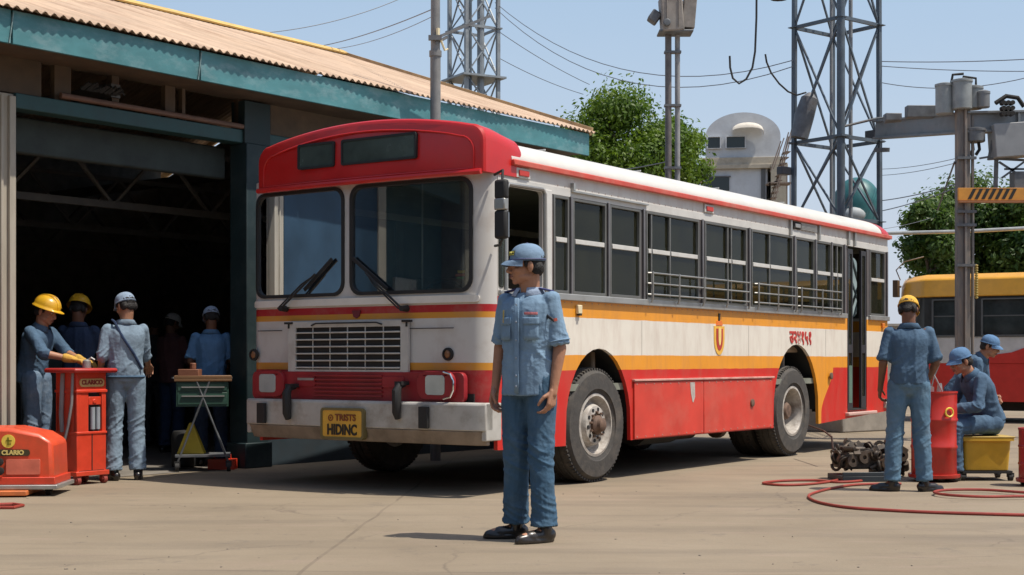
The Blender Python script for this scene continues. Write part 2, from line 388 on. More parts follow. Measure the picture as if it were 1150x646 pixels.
# front face, bent round the corners
RC = .15; ARC = RC * PI / 2
def warp(s, dep, z):
    Wf = W
    if s < ARC:
        a = s / RC; c = V((RC, RC)); n = V((-math.sin(a), -math.cos(a))); p = c + n * RC; nn = n
    elif s > ARC + Wf - 2 * RC:
        a = (s - ARC - Wf + 2 * RC) / RC; c = V((RC, Wf - RC)); n = V((-math.cos(a), math.sin(a))); p = c + n * RC; nn = n
    else:
        v = s - ARC + RC; p = V((0, v)); nn = V((-1, 0))
    bul = .055 * max(0, 1 - ((p.y - W / 2) / (W / 2)) ** 2)
    # lower part swells forward to meet the bumper
    p = p - nn * dep
    return V((p.x - bul, p.y, z))
def S(v): return v + ARC - RC
SL = ARC * 2 + W - 2 * RC
WS = [(.145, 1.335), (1.42, 2.45)]
fh = [rrect(S(a), 1.605, S(b), 2.485, .10, 5) for a, b in WS]
def front_piece(outer, hls, dep0, t, step=.06):
    b = MB(); b.panel(outer, hls, (0, 0, 0), (1, 0, 0), (0, 0, 1), t)
    me = b.mesh('t'); bm = bmesh.new(); bm.from_mesh(me)
    x = .03
    while x < SL:
        bmesh.ops.bisect_plane(bm, geom=bm.verts[:] + bm.edges[:] + bm.faces[:], plane_co=(x, 0, 0), plane_no=(1, 0, 0)); x += step if ARC + .05 < x < SL - ARC - .05 else .03
    for v in bm.verts: v.co = warp(v.co.x, v.co.y + dep0, v.co.z)
    bmesh.ops.recalc_face_normals(bm, faces=bm.faces)
    bm.to_mesh(me); bm.free(); return me
def mesh_obj(name, me, mt, parent, sharp=35):
    me.materials.append(mt); me.shade_smooth(); me.set_sharp_from_angle(angle=R(sharp)); me.name = name
    o = bpy.data.objects.new(name, me); COL.objects.link(o); o.parent = parent; return o
mesh_obj('front_body', front_piece([(0, .62), (SL, .62), (SL, 2.6), (0, 2.6)], fh, 0, .035), M_FRONT, BUS)
for a, b in WS:
    wsr = mesh_obj('windscreen', front_piece(rrect(S(a) - .012, 1.593, S(b) + .012, 2.497, .11, 5), [rrect(S(a) + .016, 1.621, S(b) - .016, 2.469, .09, 5)], -.014, .03), M_BLACK, BUS)
    mesh_obj('pane', front_piece(rrect(S(a) + .01, 1.615, S(b) - .01, 2.475, .09, 5), [], .008, .006), M_WGLASS, wsr)
# raised sill under the windscreen and centre pillar edge
mesh_obj('scuttle_rail', front_piece(rrect(S(.08), 1.515, S(2.47), 1.572, .025, 3), [], -.022, .024), M_WHITE, BUS)
# door seam frame at the front corner, quarter pane, window ledge
t = MB(); t.tube([(.232, -.012, 1.60), (.232, -.012, 2.40), (.26, -.012, 2.45), (.75, -.012, 2.455), (.79, -.012, 2.42), (.80, -.012, 1.60)], .017, 8)
t.build('door_frame', M_ALU, BUS)
t = MB(); t.panel(rrect(.14, 1.63, .212, 2.36, .03, 3), [], (0, -.006, 0), (1, 0, 0), (0, 0, 1), .004); t.build('quarter_pane', M_GLASS, BUS, fixn=True)
t = MB(); t.box((.81, -.012, 1.57), (.90, .01, 2.46)); t.build('pillar_cover', M_GREYW, BUS, .006)
t = MB(); t.box((.14, -.028, 1.57), (.9, .01, 1.612)); t.box((.93, -.032, 1.562), (7.36, .01, 1.618)); t.box((8.11, -.032, 1.562), (8.79, .01, 1.618)); t.build('window_sill', M_ALU, BUS, .006)
t = MB(); t.box((.13, -.004, 2.432), (8.8, .004, 2.50)); t.build('cantrail_strip', M_GREYW, BUS, .002)
t = MB(); t.box((1.2, -.03, 2.475), (2.5, .0, 2.49)); t.box((1.2, -.034, 2.49), (1.23, .0, 2.55)); t.build('route_board_rail', M_ALU, BUS)
# door panel seams
for u in (.215, .845):
    t = MB(); t.box((u - .004, -.004, .38), (u + .004, .002, 1.56)); t.build('door_seam', M_DARK, BUS)
t = MB(); t.box((.22, -.004, .925), (.84, .002, .932)); t.build('door_seam', M_DARK, BUS)
t = MB(); t.tube([(.30, -.01, 1.33), (.30, -.045, 1.33), (.46, -.045, 1.33), (.46, -.01, 1.33)], .009, 6); t.build('door_handle', M_CHROME, BUS)
def window(a, b, mull, z0=ZB, z1=ZT, zm=ZM, y=.012):
    f = MB(); fw = .019
    f.panel([(a - .004, z0 - .004), (b + .004, z0 - .004), (b + .004, z1 + .004), (a - .004, z1 + .004)], [[(a + fw, z0 + fw), (b - fw, z0 + fw), (b - fw, z1 - fw), (a + fw, z1 - fw)]], (0, y - .02, 0), (1, 0, 0), (0, 0, 1), .03)
    for u in mull: f.box((u - .012, y - .016, z0 + fw), (u + .012, y + .008, z1 - fw))
    o = f.build('window', M_FRM, BUS, .003, fixn=True)
    edges = [a + fw] + [u for u in mull] + [b - fw]
    r = MB()
    for i in range(len(edges) - 1): r.box((edges[i] + .013, y - .022, zm - .02), (edges[i + 1] - .013, y + .006, zm + .02))
    r.build('sliding_rail', M_GREYW, o, .003)
    p = MB(); p.box((a + fw - .004, y + .0, z0 + fw - .004), (b - fw + .004, y + .004, zm)); p.box((a + fw - .004, y + .010, zm), (b - fw + .004, y + .014, z1 - fw + .004))
    p.build('pane', M_GLASS, o)
for a, b, m_ in BAYS: window(a, b, m_)
window(8.17, 8.68, [])
t = MB()
for i in range(7): t.box((1 + i * 1.1, W - .02, ZB), (1.98 + i * 1.1, W - .014, ZT))
t.build('far_window_band', mat('opaque_dark_far_pane', (.03, .035, .03), .4, var=.4, scale=3), BUS)  # darkness behind the far windows painted on as opaque panes
# posts between bays
for u in [(x[1] + y_[0]) / 2 for x, y_ in zip(BAYS[:-1], BAYS[1:])] + [7.315, 8.75]:
    t = MB(); t.box((u - .014, -.02, 1.60), (u + .014, -.002, 2.44)); t.build('window_post', mat('post_grey', (.17, .165, .17), .5, metal=.4, var=.15), BUS, .004)
for a, b in ((2.48, 4.60), (4.76, 5.80), (5.88, 7.12)):
    t = MB()
    for z in (1.665, 1.765, 1.86): t.tube([(a, -.03, z), (a + .03, -.06, z), (b - .03, -.06, z), (b, -.03, z)], .0085, 6)
    n = max(2, round((b - a) / .52))
    for i in range(n + 1):
        u = a + .03 + (b - a - .06) * i / n; t.tube([(u, -.05, 1.59), (u, -.066, 1.63), (u, -.066, 1.875)], .009, 6)
    t.build('window_guard', M_ALU, BUS)
# roof
def roof_z(v, base=2.645, h=.245): x = min(1, abs((v - W / 2) / (W / 2))); return base + h * math.sqrt(max(0, 1 - x ** 4))
def roof_ring(u, sc=1.0, drop=0, n=36):
    pts = []
    for i in range(n + 1):
        a = PI * i / n; v = W / 2 - math.cos(a) * (W / 2 + .02) * sc
        x = min(1, abs((v - W / 2) / ((W / 2 + .02) * sc)))
        pts.append(V((u, v, 2.645 + (.245 * math.sqrt(max(0, 1 - x ** 4)) * (1 - drop)))))
    pts += [V((u, W, 2.60)), V((u, 0, 2.60))]
    return pts
t = MB(); t.loft([roof_ring(.30), roof_ring(3), roof_ring(6), roof_ring(8.53)])
t.build('roof', M_ROOFW, BUS, sharp=40, fixn=True)
t = MB(); t.loft([roof_ring(8.53, 1.004, -.01), roof_ring(8.70, 1.003, .03), roof_ring(8.8, .995, .18), roof_ring(8.86, .98, .45), roof_ring(8.88, .96, .8)])
t.build('rear_roof_cap', M_RED, BUS, sharp=50, fixn=True)
t = MB()
for y in (-.045, W - .0): t.box((.30, y, 2.602), (8.84, y + .045, 2.650))
t.build('gutter', mat('gutter_red', (.55, .07, .045), .5, var=.12, dirt=(.5, .3, .22), dirt_amt=.4), BUS, .008)
t = MB()
for u in (1.5, 3.2, 4.9, 6.6): t.cbox((u, W / 2, 2.905), (.012, W - .9, .012))
t.build('roof_seam', M_GREYW, BUS)
# small lamp and vents in the cantrail
for u, dark in ((.47, 1), (3.75, 1), (5.9, 0)):
    o = MB(); o.box((u - .1, -.016, 2.515), (u + .1, .0, 2.595)); o.build('cantrail_vent', M_DARK if not dark else M_GREYW, BUS, .004)
    o = MB(); o.box((u - .07, -.028, 2.53), (u + .07, -.016, 2.575)); o.build('marker_lamp', M_RTXT if dark else M_ALU, BUS, .004)
t = MB()
for k in range(5): t.beam((6.0, -.02, 2.525 + k * .015), (6.45, -.02, 2.525 + k * .015), .006, .008)
t.build('vent_louvre', M_ALU, BUS)
for u in (5.72, 6.52, 7.42, 7.62): t = MB(); t.box((u - .02, -.03, 2.44), (u + .02, 0, 2.60)); t.build('rain_bracket', M_ALU, BUS)
# red destination cap
CW = 2.40; CC = 1.185
def cap_ring(u, ins=0.0, drop=0.0):
    hw = CW / 2 - ins; r = .13; pts = []; bow = lambda v: (.05 * (1 - min(1, abs(v - CC) / hw) ** 2) if u < 0 else 0)
    def top(x): return 2.868 + .135 * (1 - x * x) - ins - drop * (.6 + .4 * (1 - abs(x)))
    ze = top(.9)
    pts.append((CC - hw, 2.515 + ins * .3)); pts.append((CC - hw, 2.62))
    for i in range(6):
        a = PI - PI / 2 * i / 5; pts.append((CC - hw + r + r * math.cos(a), ze - r + r * math.sin(a)))
    for i in range(1, 20):
        x = -.9 + 1.8 * i / 20; pts.append((CC + hw * x, top(x)))
    for i in range(6):
        a = PI / 2 - PI / 2 * i / 5; pts.append((CC + hw - r + r * math.cos(a), ze - r + r * math.sin(a)))
    pts.append((CC + hw, 2.62)); pts.append((CC + hw, 2.515 + ins * .3))
    for k in range(8, -9, -1): pts.append((CC + hw * k / 9, 2.515 + ins * .3))
    return [V((u - bow(v), v, z)) for v, z in pts]
t = MB(); t.loft([cap_ring(-.075, .035), cap_ring(-.065, .012), cap_ring(-.045, 0), cap_ring(.12, 0, .02), cap_ring(.28, .0, .065), cap_ring(.42, .0, .098), cap_ring(.46, .012, .105)])
t.build('destination_cap', M_RED, BUS, sharp=28, fixn=True)
t = MB(); rg = cap_ring(-.082, .09); t.tube(rg, .008, 6, closed=True); t.build('cap_moulding', M_RED, BUS)
t = MB(); t.tube([(-.085 - .05 * (1 - (k / 12) ** 2), CC + (CW / 2 - .02) * k / 12, 2.515) for k in range(-12, 13)], .022, 8); t.build('cap_brim', M_RED, BUS)
for a, b in ((1.455, 1.86), (.60, 1.38)):
    xo = -.125
    f = MB(); f.panel(rrect(a, 2.655, b, 2.865, .02), [rrect(a + .018, 2.673, b - .018, 2.847, .015)], (xo - .012, 0, 0), (0, 1, 0), (0, 0, 1), -.03)
    f2 = f.build('destination_window', M_BLACK, BUS, fixn=True)
    f = MB(); f.box((xo - .004, a + .01, 2.665), (xo + .004, b - .01, 2.855)); f.build('pane', mat('destination_glass', (.055, .075, .065), .25, var=.25, scale=4), f2)
# grille area
g = MB(); g.panel(rrect(.72, .955, 2.01, 1.385, .02), [rrect(.795, .985, 1.925, 1.335, .01, 2)], (-.088, 0, 0), (0, 1, 0), (0, 0, 1), -.03)
M_FW = mat('front_white_shaded', (.50, .485, .45), .45, var=.1, dirt=(.26, .21, .17), dirt_amt=.5, dscale=4)  # body white darkened, shade of the front face put into the colour
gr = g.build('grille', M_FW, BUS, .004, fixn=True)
g = MB(); g.box((-.070, .79, .98), (-.050, 1.93, 1.34)); g.build('grille_recess', M_BLACK, gr)
g = MB()
for k in range(6):
    z = .995 + k * .058; g.box((-.096, .80, z), (-.076, 1.92, z + .013))
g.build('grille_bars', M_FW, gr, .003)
for v in (.98, 1.17, 1.36, 1.55, 1.74): g = MB(); g.box((-.078, v - .004, .985), (-.071, v + .004, 1.335)); g.build('grille_stay', M_GREYW, gr)
g = MB(); g.tube([(-.095, .98, 1.352), (-.108, 1.03, 1.368), (-.108, 1.68, 1.368), (-.095, 1.74, 1.352)], .007, 6); g.build('grille_handle', M_BLACK, gr)
g = MB()
for v in (.73, 2.0): g.cbox((-.085, v, 1.375), (.03, .09, .018)); g.cbox((-.085, v, 1.35), (.02, .016, .04))
g.build('hinge', M_DARK, gr)
for a, b, z in ((.30, .74, 1.315), (2.12, 2.42, 1.315)):
    q = MB(); q.tube([(-.02 - .05 * (1 - ((v - W / 2) / (W / 2)) ** 2), v, z) for v in (a, (a + b) / 2, b)], .004, 5); q.build('panel_seam', M_DARK, BUS)
# lower red nose with ribs
M_NOSE = mat('nose_red', (.30, .018, .024), .4, var=.2, scale=8, dirt=(.10, .03, .03), dirt_amt=.5)
g = MB(); g.panel(rrect(.16, .73, 2.42, .968, .05), [], (-.095, 0, 0), (0, 1, 0), (0, 0, 1), -.05); nose = g.build('nose_panel', M_NOSE, BUS, .01, fixn=True)
g = MB()
for k in range(6): g.box((-.112, .97, .765 + k * .033), (-.09, 1.70, .779 + k * .033))
for v in (.86, 1.80): g.panel(rrect(v - .11, .845, v + .11, .93, .02), [], (-.106, 0, 0), (0, 1, 0), (0, 0, 1), -.02)
g.build('nose_ribs', M_NOSE, nose, .003, fixn=True)
g = MB(); g.box((-.113, 1.70, .895), (-.107, 1.88, .915)); g.build('name_strip', M_ALU, nose)
for v in (.43, 2.225):
    l = MB(); l.panel(rrect(v - .2, .755, v + .15 + (.02 if v < 1 else -.03), .975, .09, 6), [rrect(v - .105, .79, v + .085, .945, .03)], (-.125, 0, 0), (0, 1, 0), (0, 0, 1), -.04)
    lo = l.build('headlight', M_NOSE, BUS, .006, fixn=True)
    l = MB(); l.panel(rrect(v - .105, .79, v + .085, .945, .03), [], (-.128, 0, 0), (0, 1, 0), (0, 0, 1), -.012); l.build('lens', M_DGLASS, lo, .004)
    l = MB(); l.box((-.105, v - .10, .795), (-.10, v + .08, .94)); l.build('reflector', mat('reflector', (.72, .69, .55), .3, metal=.3, var=.15, scale=30), lo)
    if v > 1: continue
    l = MB(); l.tube([(-.135, v - .10 + 0, .97), (-.14, v - .17, .955), (-.14, v - .2, .90), (-.14, v - .2, .83), (-.14, v - .17, .775), (-.135, v - .10, .76)], .0075, 8)
    l.build('bezel_trim', M_CHROME, lo)
for v in (.36, 2.46):
    l = MB(); l.lathe([(.052, 0), (.05, .018), (.035, .022), (.034, .012), (.001, .012)], (-.028, v, 1.11), (-1, 0, 0), 18); lo = l.build('indicator_lamp', M_DARK, BUS)
    l = MB(); l.ell((-.042, v, 1.11), (.014, .028, .034), 12, 6); l.build('lens', mat('dull_amber', (.22, .10, .04), .3), lo)
g = MB(); g.panel([(1.275 - .045, 1.47), (1.275 + .045, 1.47), (1.275 + .03, 1.42), (1.275, 1.405), (1.275 - .03, 1.42)][::-1], [], (-.068, 0, 0), (0, 1, 0), (0, 0, 1), -.012); g.build('emblem', mat('emblem_dark', (.16, .02, .03), .5), BUS, fixn=True)
# bumper
def bump_ring(u_off):
    return None
t = MB(); prof = [(-.135, .735), (-.150, .72), (-.150, .518), (-.05, .518), (-.05, .735)]
path = []
for k in range(-14, 15):
    v = 1.205 + 1.265 * k / 14; bul = .035 * (1 - (k / 14) ** 2)
    path.append((v, bul))
rings = []
for i, (v, bul) in enumerate(path):
    e = 1 if 0 < i < len(path) - 1 else 0
    rings.append([V((x - bul + (0 if e else .035), v, z if z > .5 else z + (0 if e else .0))) for x, z in prof])
t.loft(rings)
for y in (-.06, 2.425): t.box((-.11, y, .44), (.10, y + .045, .733))
bo = t.build('bumper', M_BUMP, BUS, .008, fixn=True)
t = MB(); rings = []
for i, (v, bul) in enumerate(path):
    e = 1 if 0 < i < len(path) - 1 else 0; v = max(-.03, min(2.44, v)); zz = .02 * math.sin(v * 9) * .3
    rings.append([V((x - bul + (0 if e else .035), v, z)) for x, z in ((-.147, .516), (-.09, .405), (-.05, .405), (-.05, .516))])
t.loft(rings); t.build('valance', mat('valance_brown', (.25, .20, .155), .65, var=.25, scale=5, dirt=(.12, .085, .055), dirt_amt=.7, dscale=3), bo, .006, fixn=True)
for v in (.475, 2.215):
    q = MB(); q.box((-.180, v - .045, .53), (-.21, v + .045, .70)); q.build('bumper_pad', M_BLACK, BUS, .004)
for v, l0 in ((.73, .87), (1.905, .84)):
    q = MB(); q.tube([(-.12, v, l0 + .0), (-.19, v, l0 - .01), (-.215, v, l0 - .05), (-.215, v, l0 - .22), (-.20, v, l0 - .27)], [.022, .03, .038, .036, .024], 10); q.cbox((-.15, v, l0 + .01), (.1, .07, .03)); q.build('tow_hook', M_BLACK, BUS)
q = MB(); q.panel(rrect(1.085, .435, 1.515, .66, .02), [], (-.212, 0, 0), (0, 1, 0), (0, 0, 1), -.02)
npl = q.build('number_plate', M_YEL, BUS, .003, fixn=True)
q = MB(); q.panel(rrect(1.07, .42, 1.53, .675, .03), [rrect(1.09, .44, 1.51, .655, .02)], (-.218, 0, 0), (0, 1, 0), (0, 0, 1), -.05); q.build('plate_frame', mat('olive_frame', (.16, .13, .05), .6), npl, fixn=True)
text('lettering', 'HIDINC', .118, plane_M((-.216, 1.30, .495), (0, -1, 0), (0, 0, 1)), M_BTXT, npl, bold=.004, xs=.78)
text('lettering', '\u2299 TRISTS', .074, plane_M((-.216, 1.30, .595), (0, -1, 0), (0, 0, 1)), mat('brown_letter', (.22, .06, .02), .6), npl, bold=.002)
# wipers
def wiper(piv, tip, off):
    w = MB(); piv, tip = V(piv), V(tip)
    w.cyl(piv + V((.03, 0, 0)), piv + V((-.05, 0, 0)), .028, .022, 10)
    w.tube([piv + V((-.04, 0, 0)), piv.lerp(tip, .5) + V((-.03, 0, 0)), tip.lerp(piv, .3) + V((-.02, 0, 0))], .009, 6)
    w.tube([piv + V((-.04, off, .0)), piv.lerp(tip, .5) + V((-.03, off, 0)), tip.lerp(piv, .35) + V((-.02, 0, 0))], .007, 6)
    o = w.build('wiper', M_BLACK, BUS)
    w = MB(); w.beam(piv.lerp(tip, .38) + V((.012, off * -.6, 0)), tip + V((.012, 0, 0)), .014, .03); w.build('wiper_blade', M_BLACK, o)
wiper((-.075, .76, 1.475), (-.085, 1.31, 1.90), .035)
wiper((-.075, 2.07, 1.50), (-.085, 1.53, 1.90), .035)
# vertical pulls / reflections seen behind the screen: two poles of the cab
t = MB(); t.cyl((.10, .72, 1.45), (.10, .72, 2.5), .008, seg=6); t.cyl((.10, 2.0, 1.45), (.10, 2.0, 2.5), .008, seg=6); t.build('cab_rod', M_ALU, BUS)
# stickers
t = MB(); t.box((-.002, .23, 1.70), (.0, .30, 1.715)); t.build('sticker', mat('sticker_green', (.1, .4, .12), .6), BUS)
t = MB(); t.box((-.002, .22, 1.72), (.0, .31, 1.74)); t.build('sticker', mat('sticker_red', (.6, .08, .04), .6), BUS)
t = MB(); t.box((-.002, .22, 1.745), (.0, .29, 1.765)); t.build('sticker', mat('sticker_yellow', (.8, .6, .1), .6), BUS)
# mirrors on the near corner
t = MB(); t.tube([(.06, -.02, 2.50), (.0, -.14, 2.52), (-.04, -.16, 2.4), (-.04, -.16, 1.98), (.02, -.10, 1.95), (.08, -.01, 1.95)], .011, 6); ma = t.build('mirror_arm', M_BLACK, BUS)
t = MB(); t.cbox((-.03, -.15, 2.37), (.06, .11, .15)); t.build('mirror', M_BLACK, BUS, .02)
t = MB(); t.cbox((-.03, -.15, 2.10), (.06, .11, .22)); mo = t.build('mirror', M_BLACK, BUS, .02)
t = MB(); t.cbox((.003, -.15, 2.10), (.006, .09, .19)); t.build('mirror_glass', M_CHROME, mo)
t = MB(); t.cbox((-.035, -.15, 2.255), (.06, .10, .09)); t.build('mirror_bracket', M_ALU, ma, .01)
# skirt panels, rail
t = MB(); t.box((2.26, -.018, .352), (3.62, .0, .865)); t.box((3.632, -.018, .348), (5.24, .0, .865)); t.build('skirt_panel', mat('skirt_red', (.60, .05, .03), .5, var=.14, scale=2.5, dirt=(.55, .16, .11), dirt_amt=.45, dscale=2.2), BUS, .004)
t = MB(); t.box((2.24, -.030, .872), (5.27, .0, .892)); t.build('side_rail', mat('pink_worn_rail', (.62, .33, .28), .4, var=.2, dirt=(.4, .06, .04), dirt_amt=.6, dscale=5), BUS, .004)
t = MB(); t.panel([(3.33, .85), (3.43, .85), (3.435, .71), (3.40, .655), (3.38, .665), (3.35, .74)][::-1], [], (0, -.0195, 0), (1, 0, 0), (0, 0, 1), -.001); t.build('bare_patch', mat('bare_primer', (.45, .40, .36), .7, var=.2, scale=20), BUS, fixn=True)
for u, z in ((4.72, .62), (6.86, .88)):
    t = MB(); t.lathe([(.04, 0), (.04, .015), (.025, .02), (.001, .02)], (u, -.018, z), (0, -1, 0), 14); t.build('filler_cap', M_RUST, BUS)
t = MB(); t.box((1.28, -.03, 1.455), (1.345, 0, 1.53)); t.build('side_lamp', M_CREAM, BUS, .006)
t = MB(); t.box((1.295, -.034, 1.44), (1.33, -.004, 1.455)); t.build('side_lamp_base', M_BTXT, BUS)
t = MB(); t.box((8.56, -.025, 1.47), (8.64, 0, 1.53)); t.build('side_lamp', M_ORANGE, BUS, .006)
# crest: shield on the cream band
def blob(pts, y, d, nm, mt, par=None):
    b = MB(); b.panel(pts, [], (0, y, 0), (1, 0, 0), (0, 0, 1), d); return b.build(nm, mt, par or BUS, fixn=True)
def shield(cu, cz, w, h):
    pts = []
    for i in range(13):
        a = PI + PI * i / 12; pts.append((cu + w * math.cos(a), cz + (h * math.sin(a) if True else 0)))
    pts += [(cu + w, cz + h * .75), (cu - w, cz + h * .75)]
    return pts
c0 = blob(shield(3.99, 1.28, .115, .165), -.006, .006, 'crest', mat('crest_gold', (.80, .45, .06), .5))
blob(shield(3.99, 1.285, .072, .125), -.009, .003, 'crest_field', mat('crest_red', (.45, .04, .03), .5), c0)
blob(shield(3.99, 1.31, .03, .10), -.012, .003, 'crest_flame', mat('crest_flame', (.85, .62, .2), .5), c0)
blob([(3.92, 1.41), (4.06, 1.41), (4.04, 1.455), (3.94, 1.455)], -.009, .009, 'crest_wing', mat('crest_orange', (.75, .18, .03), .5), c0)
blob([(3.97, 1.455), (4.0, 1.455), (4.01, 1.53), (3.975, 1.53)], -.009, .009, 'crest_top', M_BTXT, c0)
text('lettering', '\u0909\u0968\u096a\u0967\u096b\u0967', .195, plane_M((6.03, -.004, 1.315), (1, 0, 0), (0, 0, 1)), M_RTXT, BUS, ext=.003, bold=.006, xs=.95)
# rear passenger door: folded leaves, steps, grab poles
d = MB()
for a, b in ((7.44, 7.60), (7.88, 8.04)):
    d.panel([(a, .48), (b, .48), (b, 2.40), (a, 2.40)], [[(a + .03, .62), (b - .03, .62), (b - .03, 1.15), (a + .03, 1.15)], [(a + .03, 1.25), (b - .03, 1.25), (b - .03, 2.34), (a + .03, 2.34)]], (0, .0, 0), (1, 0, 0), (0, 0, 1), .03)
dd = d.build('door', mat('door_dark', (.035, .035, .04), .5, metal=.2), BUS, .003, fixn=True)
d = MB(); d.box((7.46, .012, .6), (7.58, .016, 2.36)); d.box((7.9, .012, .6), (8.02, .016, 2.36)); d.build('pane', M_GLASS, dd)
d = MB(); d.box((7.47, -.004, .55), (7.57, .012, 1.0)); d.build('door_panel', mat('door_green', (.10, .17, .13), .6), dd)
d = MB(); d.tube([(7.66, .10, .55), (7.70, .08, 1.0), (7.70, .06, 1.15)], .02, 8); d.tube([(7.78, .12, .6), (7.78, .1, 2.3)], .016, 8); d.build('grab_pole', M_ALU, BUS)
d = MB(); d.box((7.42, .0, .44), (8.06, .45, .48)); d.box((7.42, .3, .72), (8.06, .6, .75)); d.build('step', M_DARK, BUS)
d = MB(); d.box((7.36, -.05, .40), (8.30, .02, .44)); d.build('step_edge', mat('step_edge_pink', (.55, .35, .3), .5), BUS, .01)
# floor, ceiling, seats
t = MB(); t.box((.05, .04, .80), (7.4, W - .04, .86)); t.box((7.4, .6, .80), (8.78, W - .04, .86)); t.box((.3, .04, 2.50), (8.78, W - .04, 2.53)); t.build('cabin_floor', M_INT, BUS)
t = MB(); t.box((.05, .04, .86), (.30, W - .04, 1.42)); t.box((.20, .6, 1.42), (.34, 1.3, 1.52)); t.build('dashboard', M_DARK, BUS, .02)
t = MB(); rg = [V((.52 + .06 * math.sin(a), .85 + .24 * math.cos(a), 1.52 + .21 * math.sin(a))) for a in [2 * PI * k / 24 for k in range(24)]]
t.tube(rg, .013, 8, closed=True); t.cyl((.30, .85, 1.25), (.52, .85, 1.52), .02, seg=8); t.build('steering_wheel', M_BLACK, BUS)
for i, u in enumerate([.95] + [1.75 + .82 * k for k in range(7)]):
    for (a, b) in ((.12, .95), (1.55, 2.42)):
        if i == 0 and a > 1: continue
        s_ = MB(); s_.box((u, a, 1.15), (u + .42, b, 1.27)); s_.box((u + .36, a, 1.2), (u + .46, b, 1.86)); s_.box((u + .1, a + .05, .86), (u + .15, b - .05, 1.15))
        s_.build('passenger_seat', M_SEAT, BUS, .03)
for u in (2.42, 3.6, 5.85):
    t = MB(); t.cyl((u, .5, .86), (u, .5, 2.5), .018, seg=8); t.build('grab_pole', M_ALU, BUS)
# curtains hung inside some windows
for (a, b, c_) in ((1.9, 2.2, (.11, .12, .04)), (3.7, 3.98, (.12, .13, .04)), (4.78, 4.98, (.07, .08, .06)), (5.3, 5.6, (.14, .17, .07)), (5.0, 5.15, (.15, .16, .17)), (6.0, 6.2, (.08, .09, .07)), (8.2, 8.4, (.07, .07, .06))):
    t = MB()
    n = 26
    t.grid(lambda i, j: V((a + (b - a) * i, .07 + .018 * math.sin(i * 26) + .01 * math.sin(i * 57), 1.6 + .85 * j)), n, 3)
    t.build('curtain', mat('curtain_%d' % int(a * 10), tuple(min(.8, q * 2.2) for q in c_), .9, var=.2), BUS)
# under frame
t = MB()
for y in (.85, W - 1.0): t.box((.1, y, .55), (8.6, y + .14, .78))
for u in (.5, 2.6, 3.6, 4.6, 7.2, 8.4): t.box((u, .5, .58), (u + .12, W - .5, .74))
t.box((2.7, 1.5, .36), (3.6, 2.3, .78)); t.box((-.02, .12, .46), (.9, W - .12, .80))
t.cyl((1.685, .25, .50), (1.685, W - .25, .50), .07, seg=10); t.cyl((5.92, .25, .50), (5.92, W - .25, .50), .10, seg=10)
t.ell((5.92, W / 2, .5), (.24, .26, .24)); t.cyl((2.2, W / 2, .62), (5.7, W / 2, .52), .05, seg=8)
t.build('chassis', M_DARK, BUS)
t = MB(); t.cyl((2.85, .35, .42), (3.55, .35, .42), .17, seg=18); t.build('air_tank', M_DARK, BUS)
t = MB(); t.cyl((4.9, .5, .33), (5.0, .5, .33), .1, seg=14); t.cyl((4.1, .7, .32), (4.7, .7, .32), .09, seg=14); t.build('exhaust_box', M_RUST, BUS)
t = MB(); t.tube([(8.65, .02, .52), (8.86, -.03, .50), (8.93, .3, .50), (8.93, W - .3, .50), (8.86, W + .02, .50)], .06, 8); t.build('rear_bumper', M_BUMP, BUS)
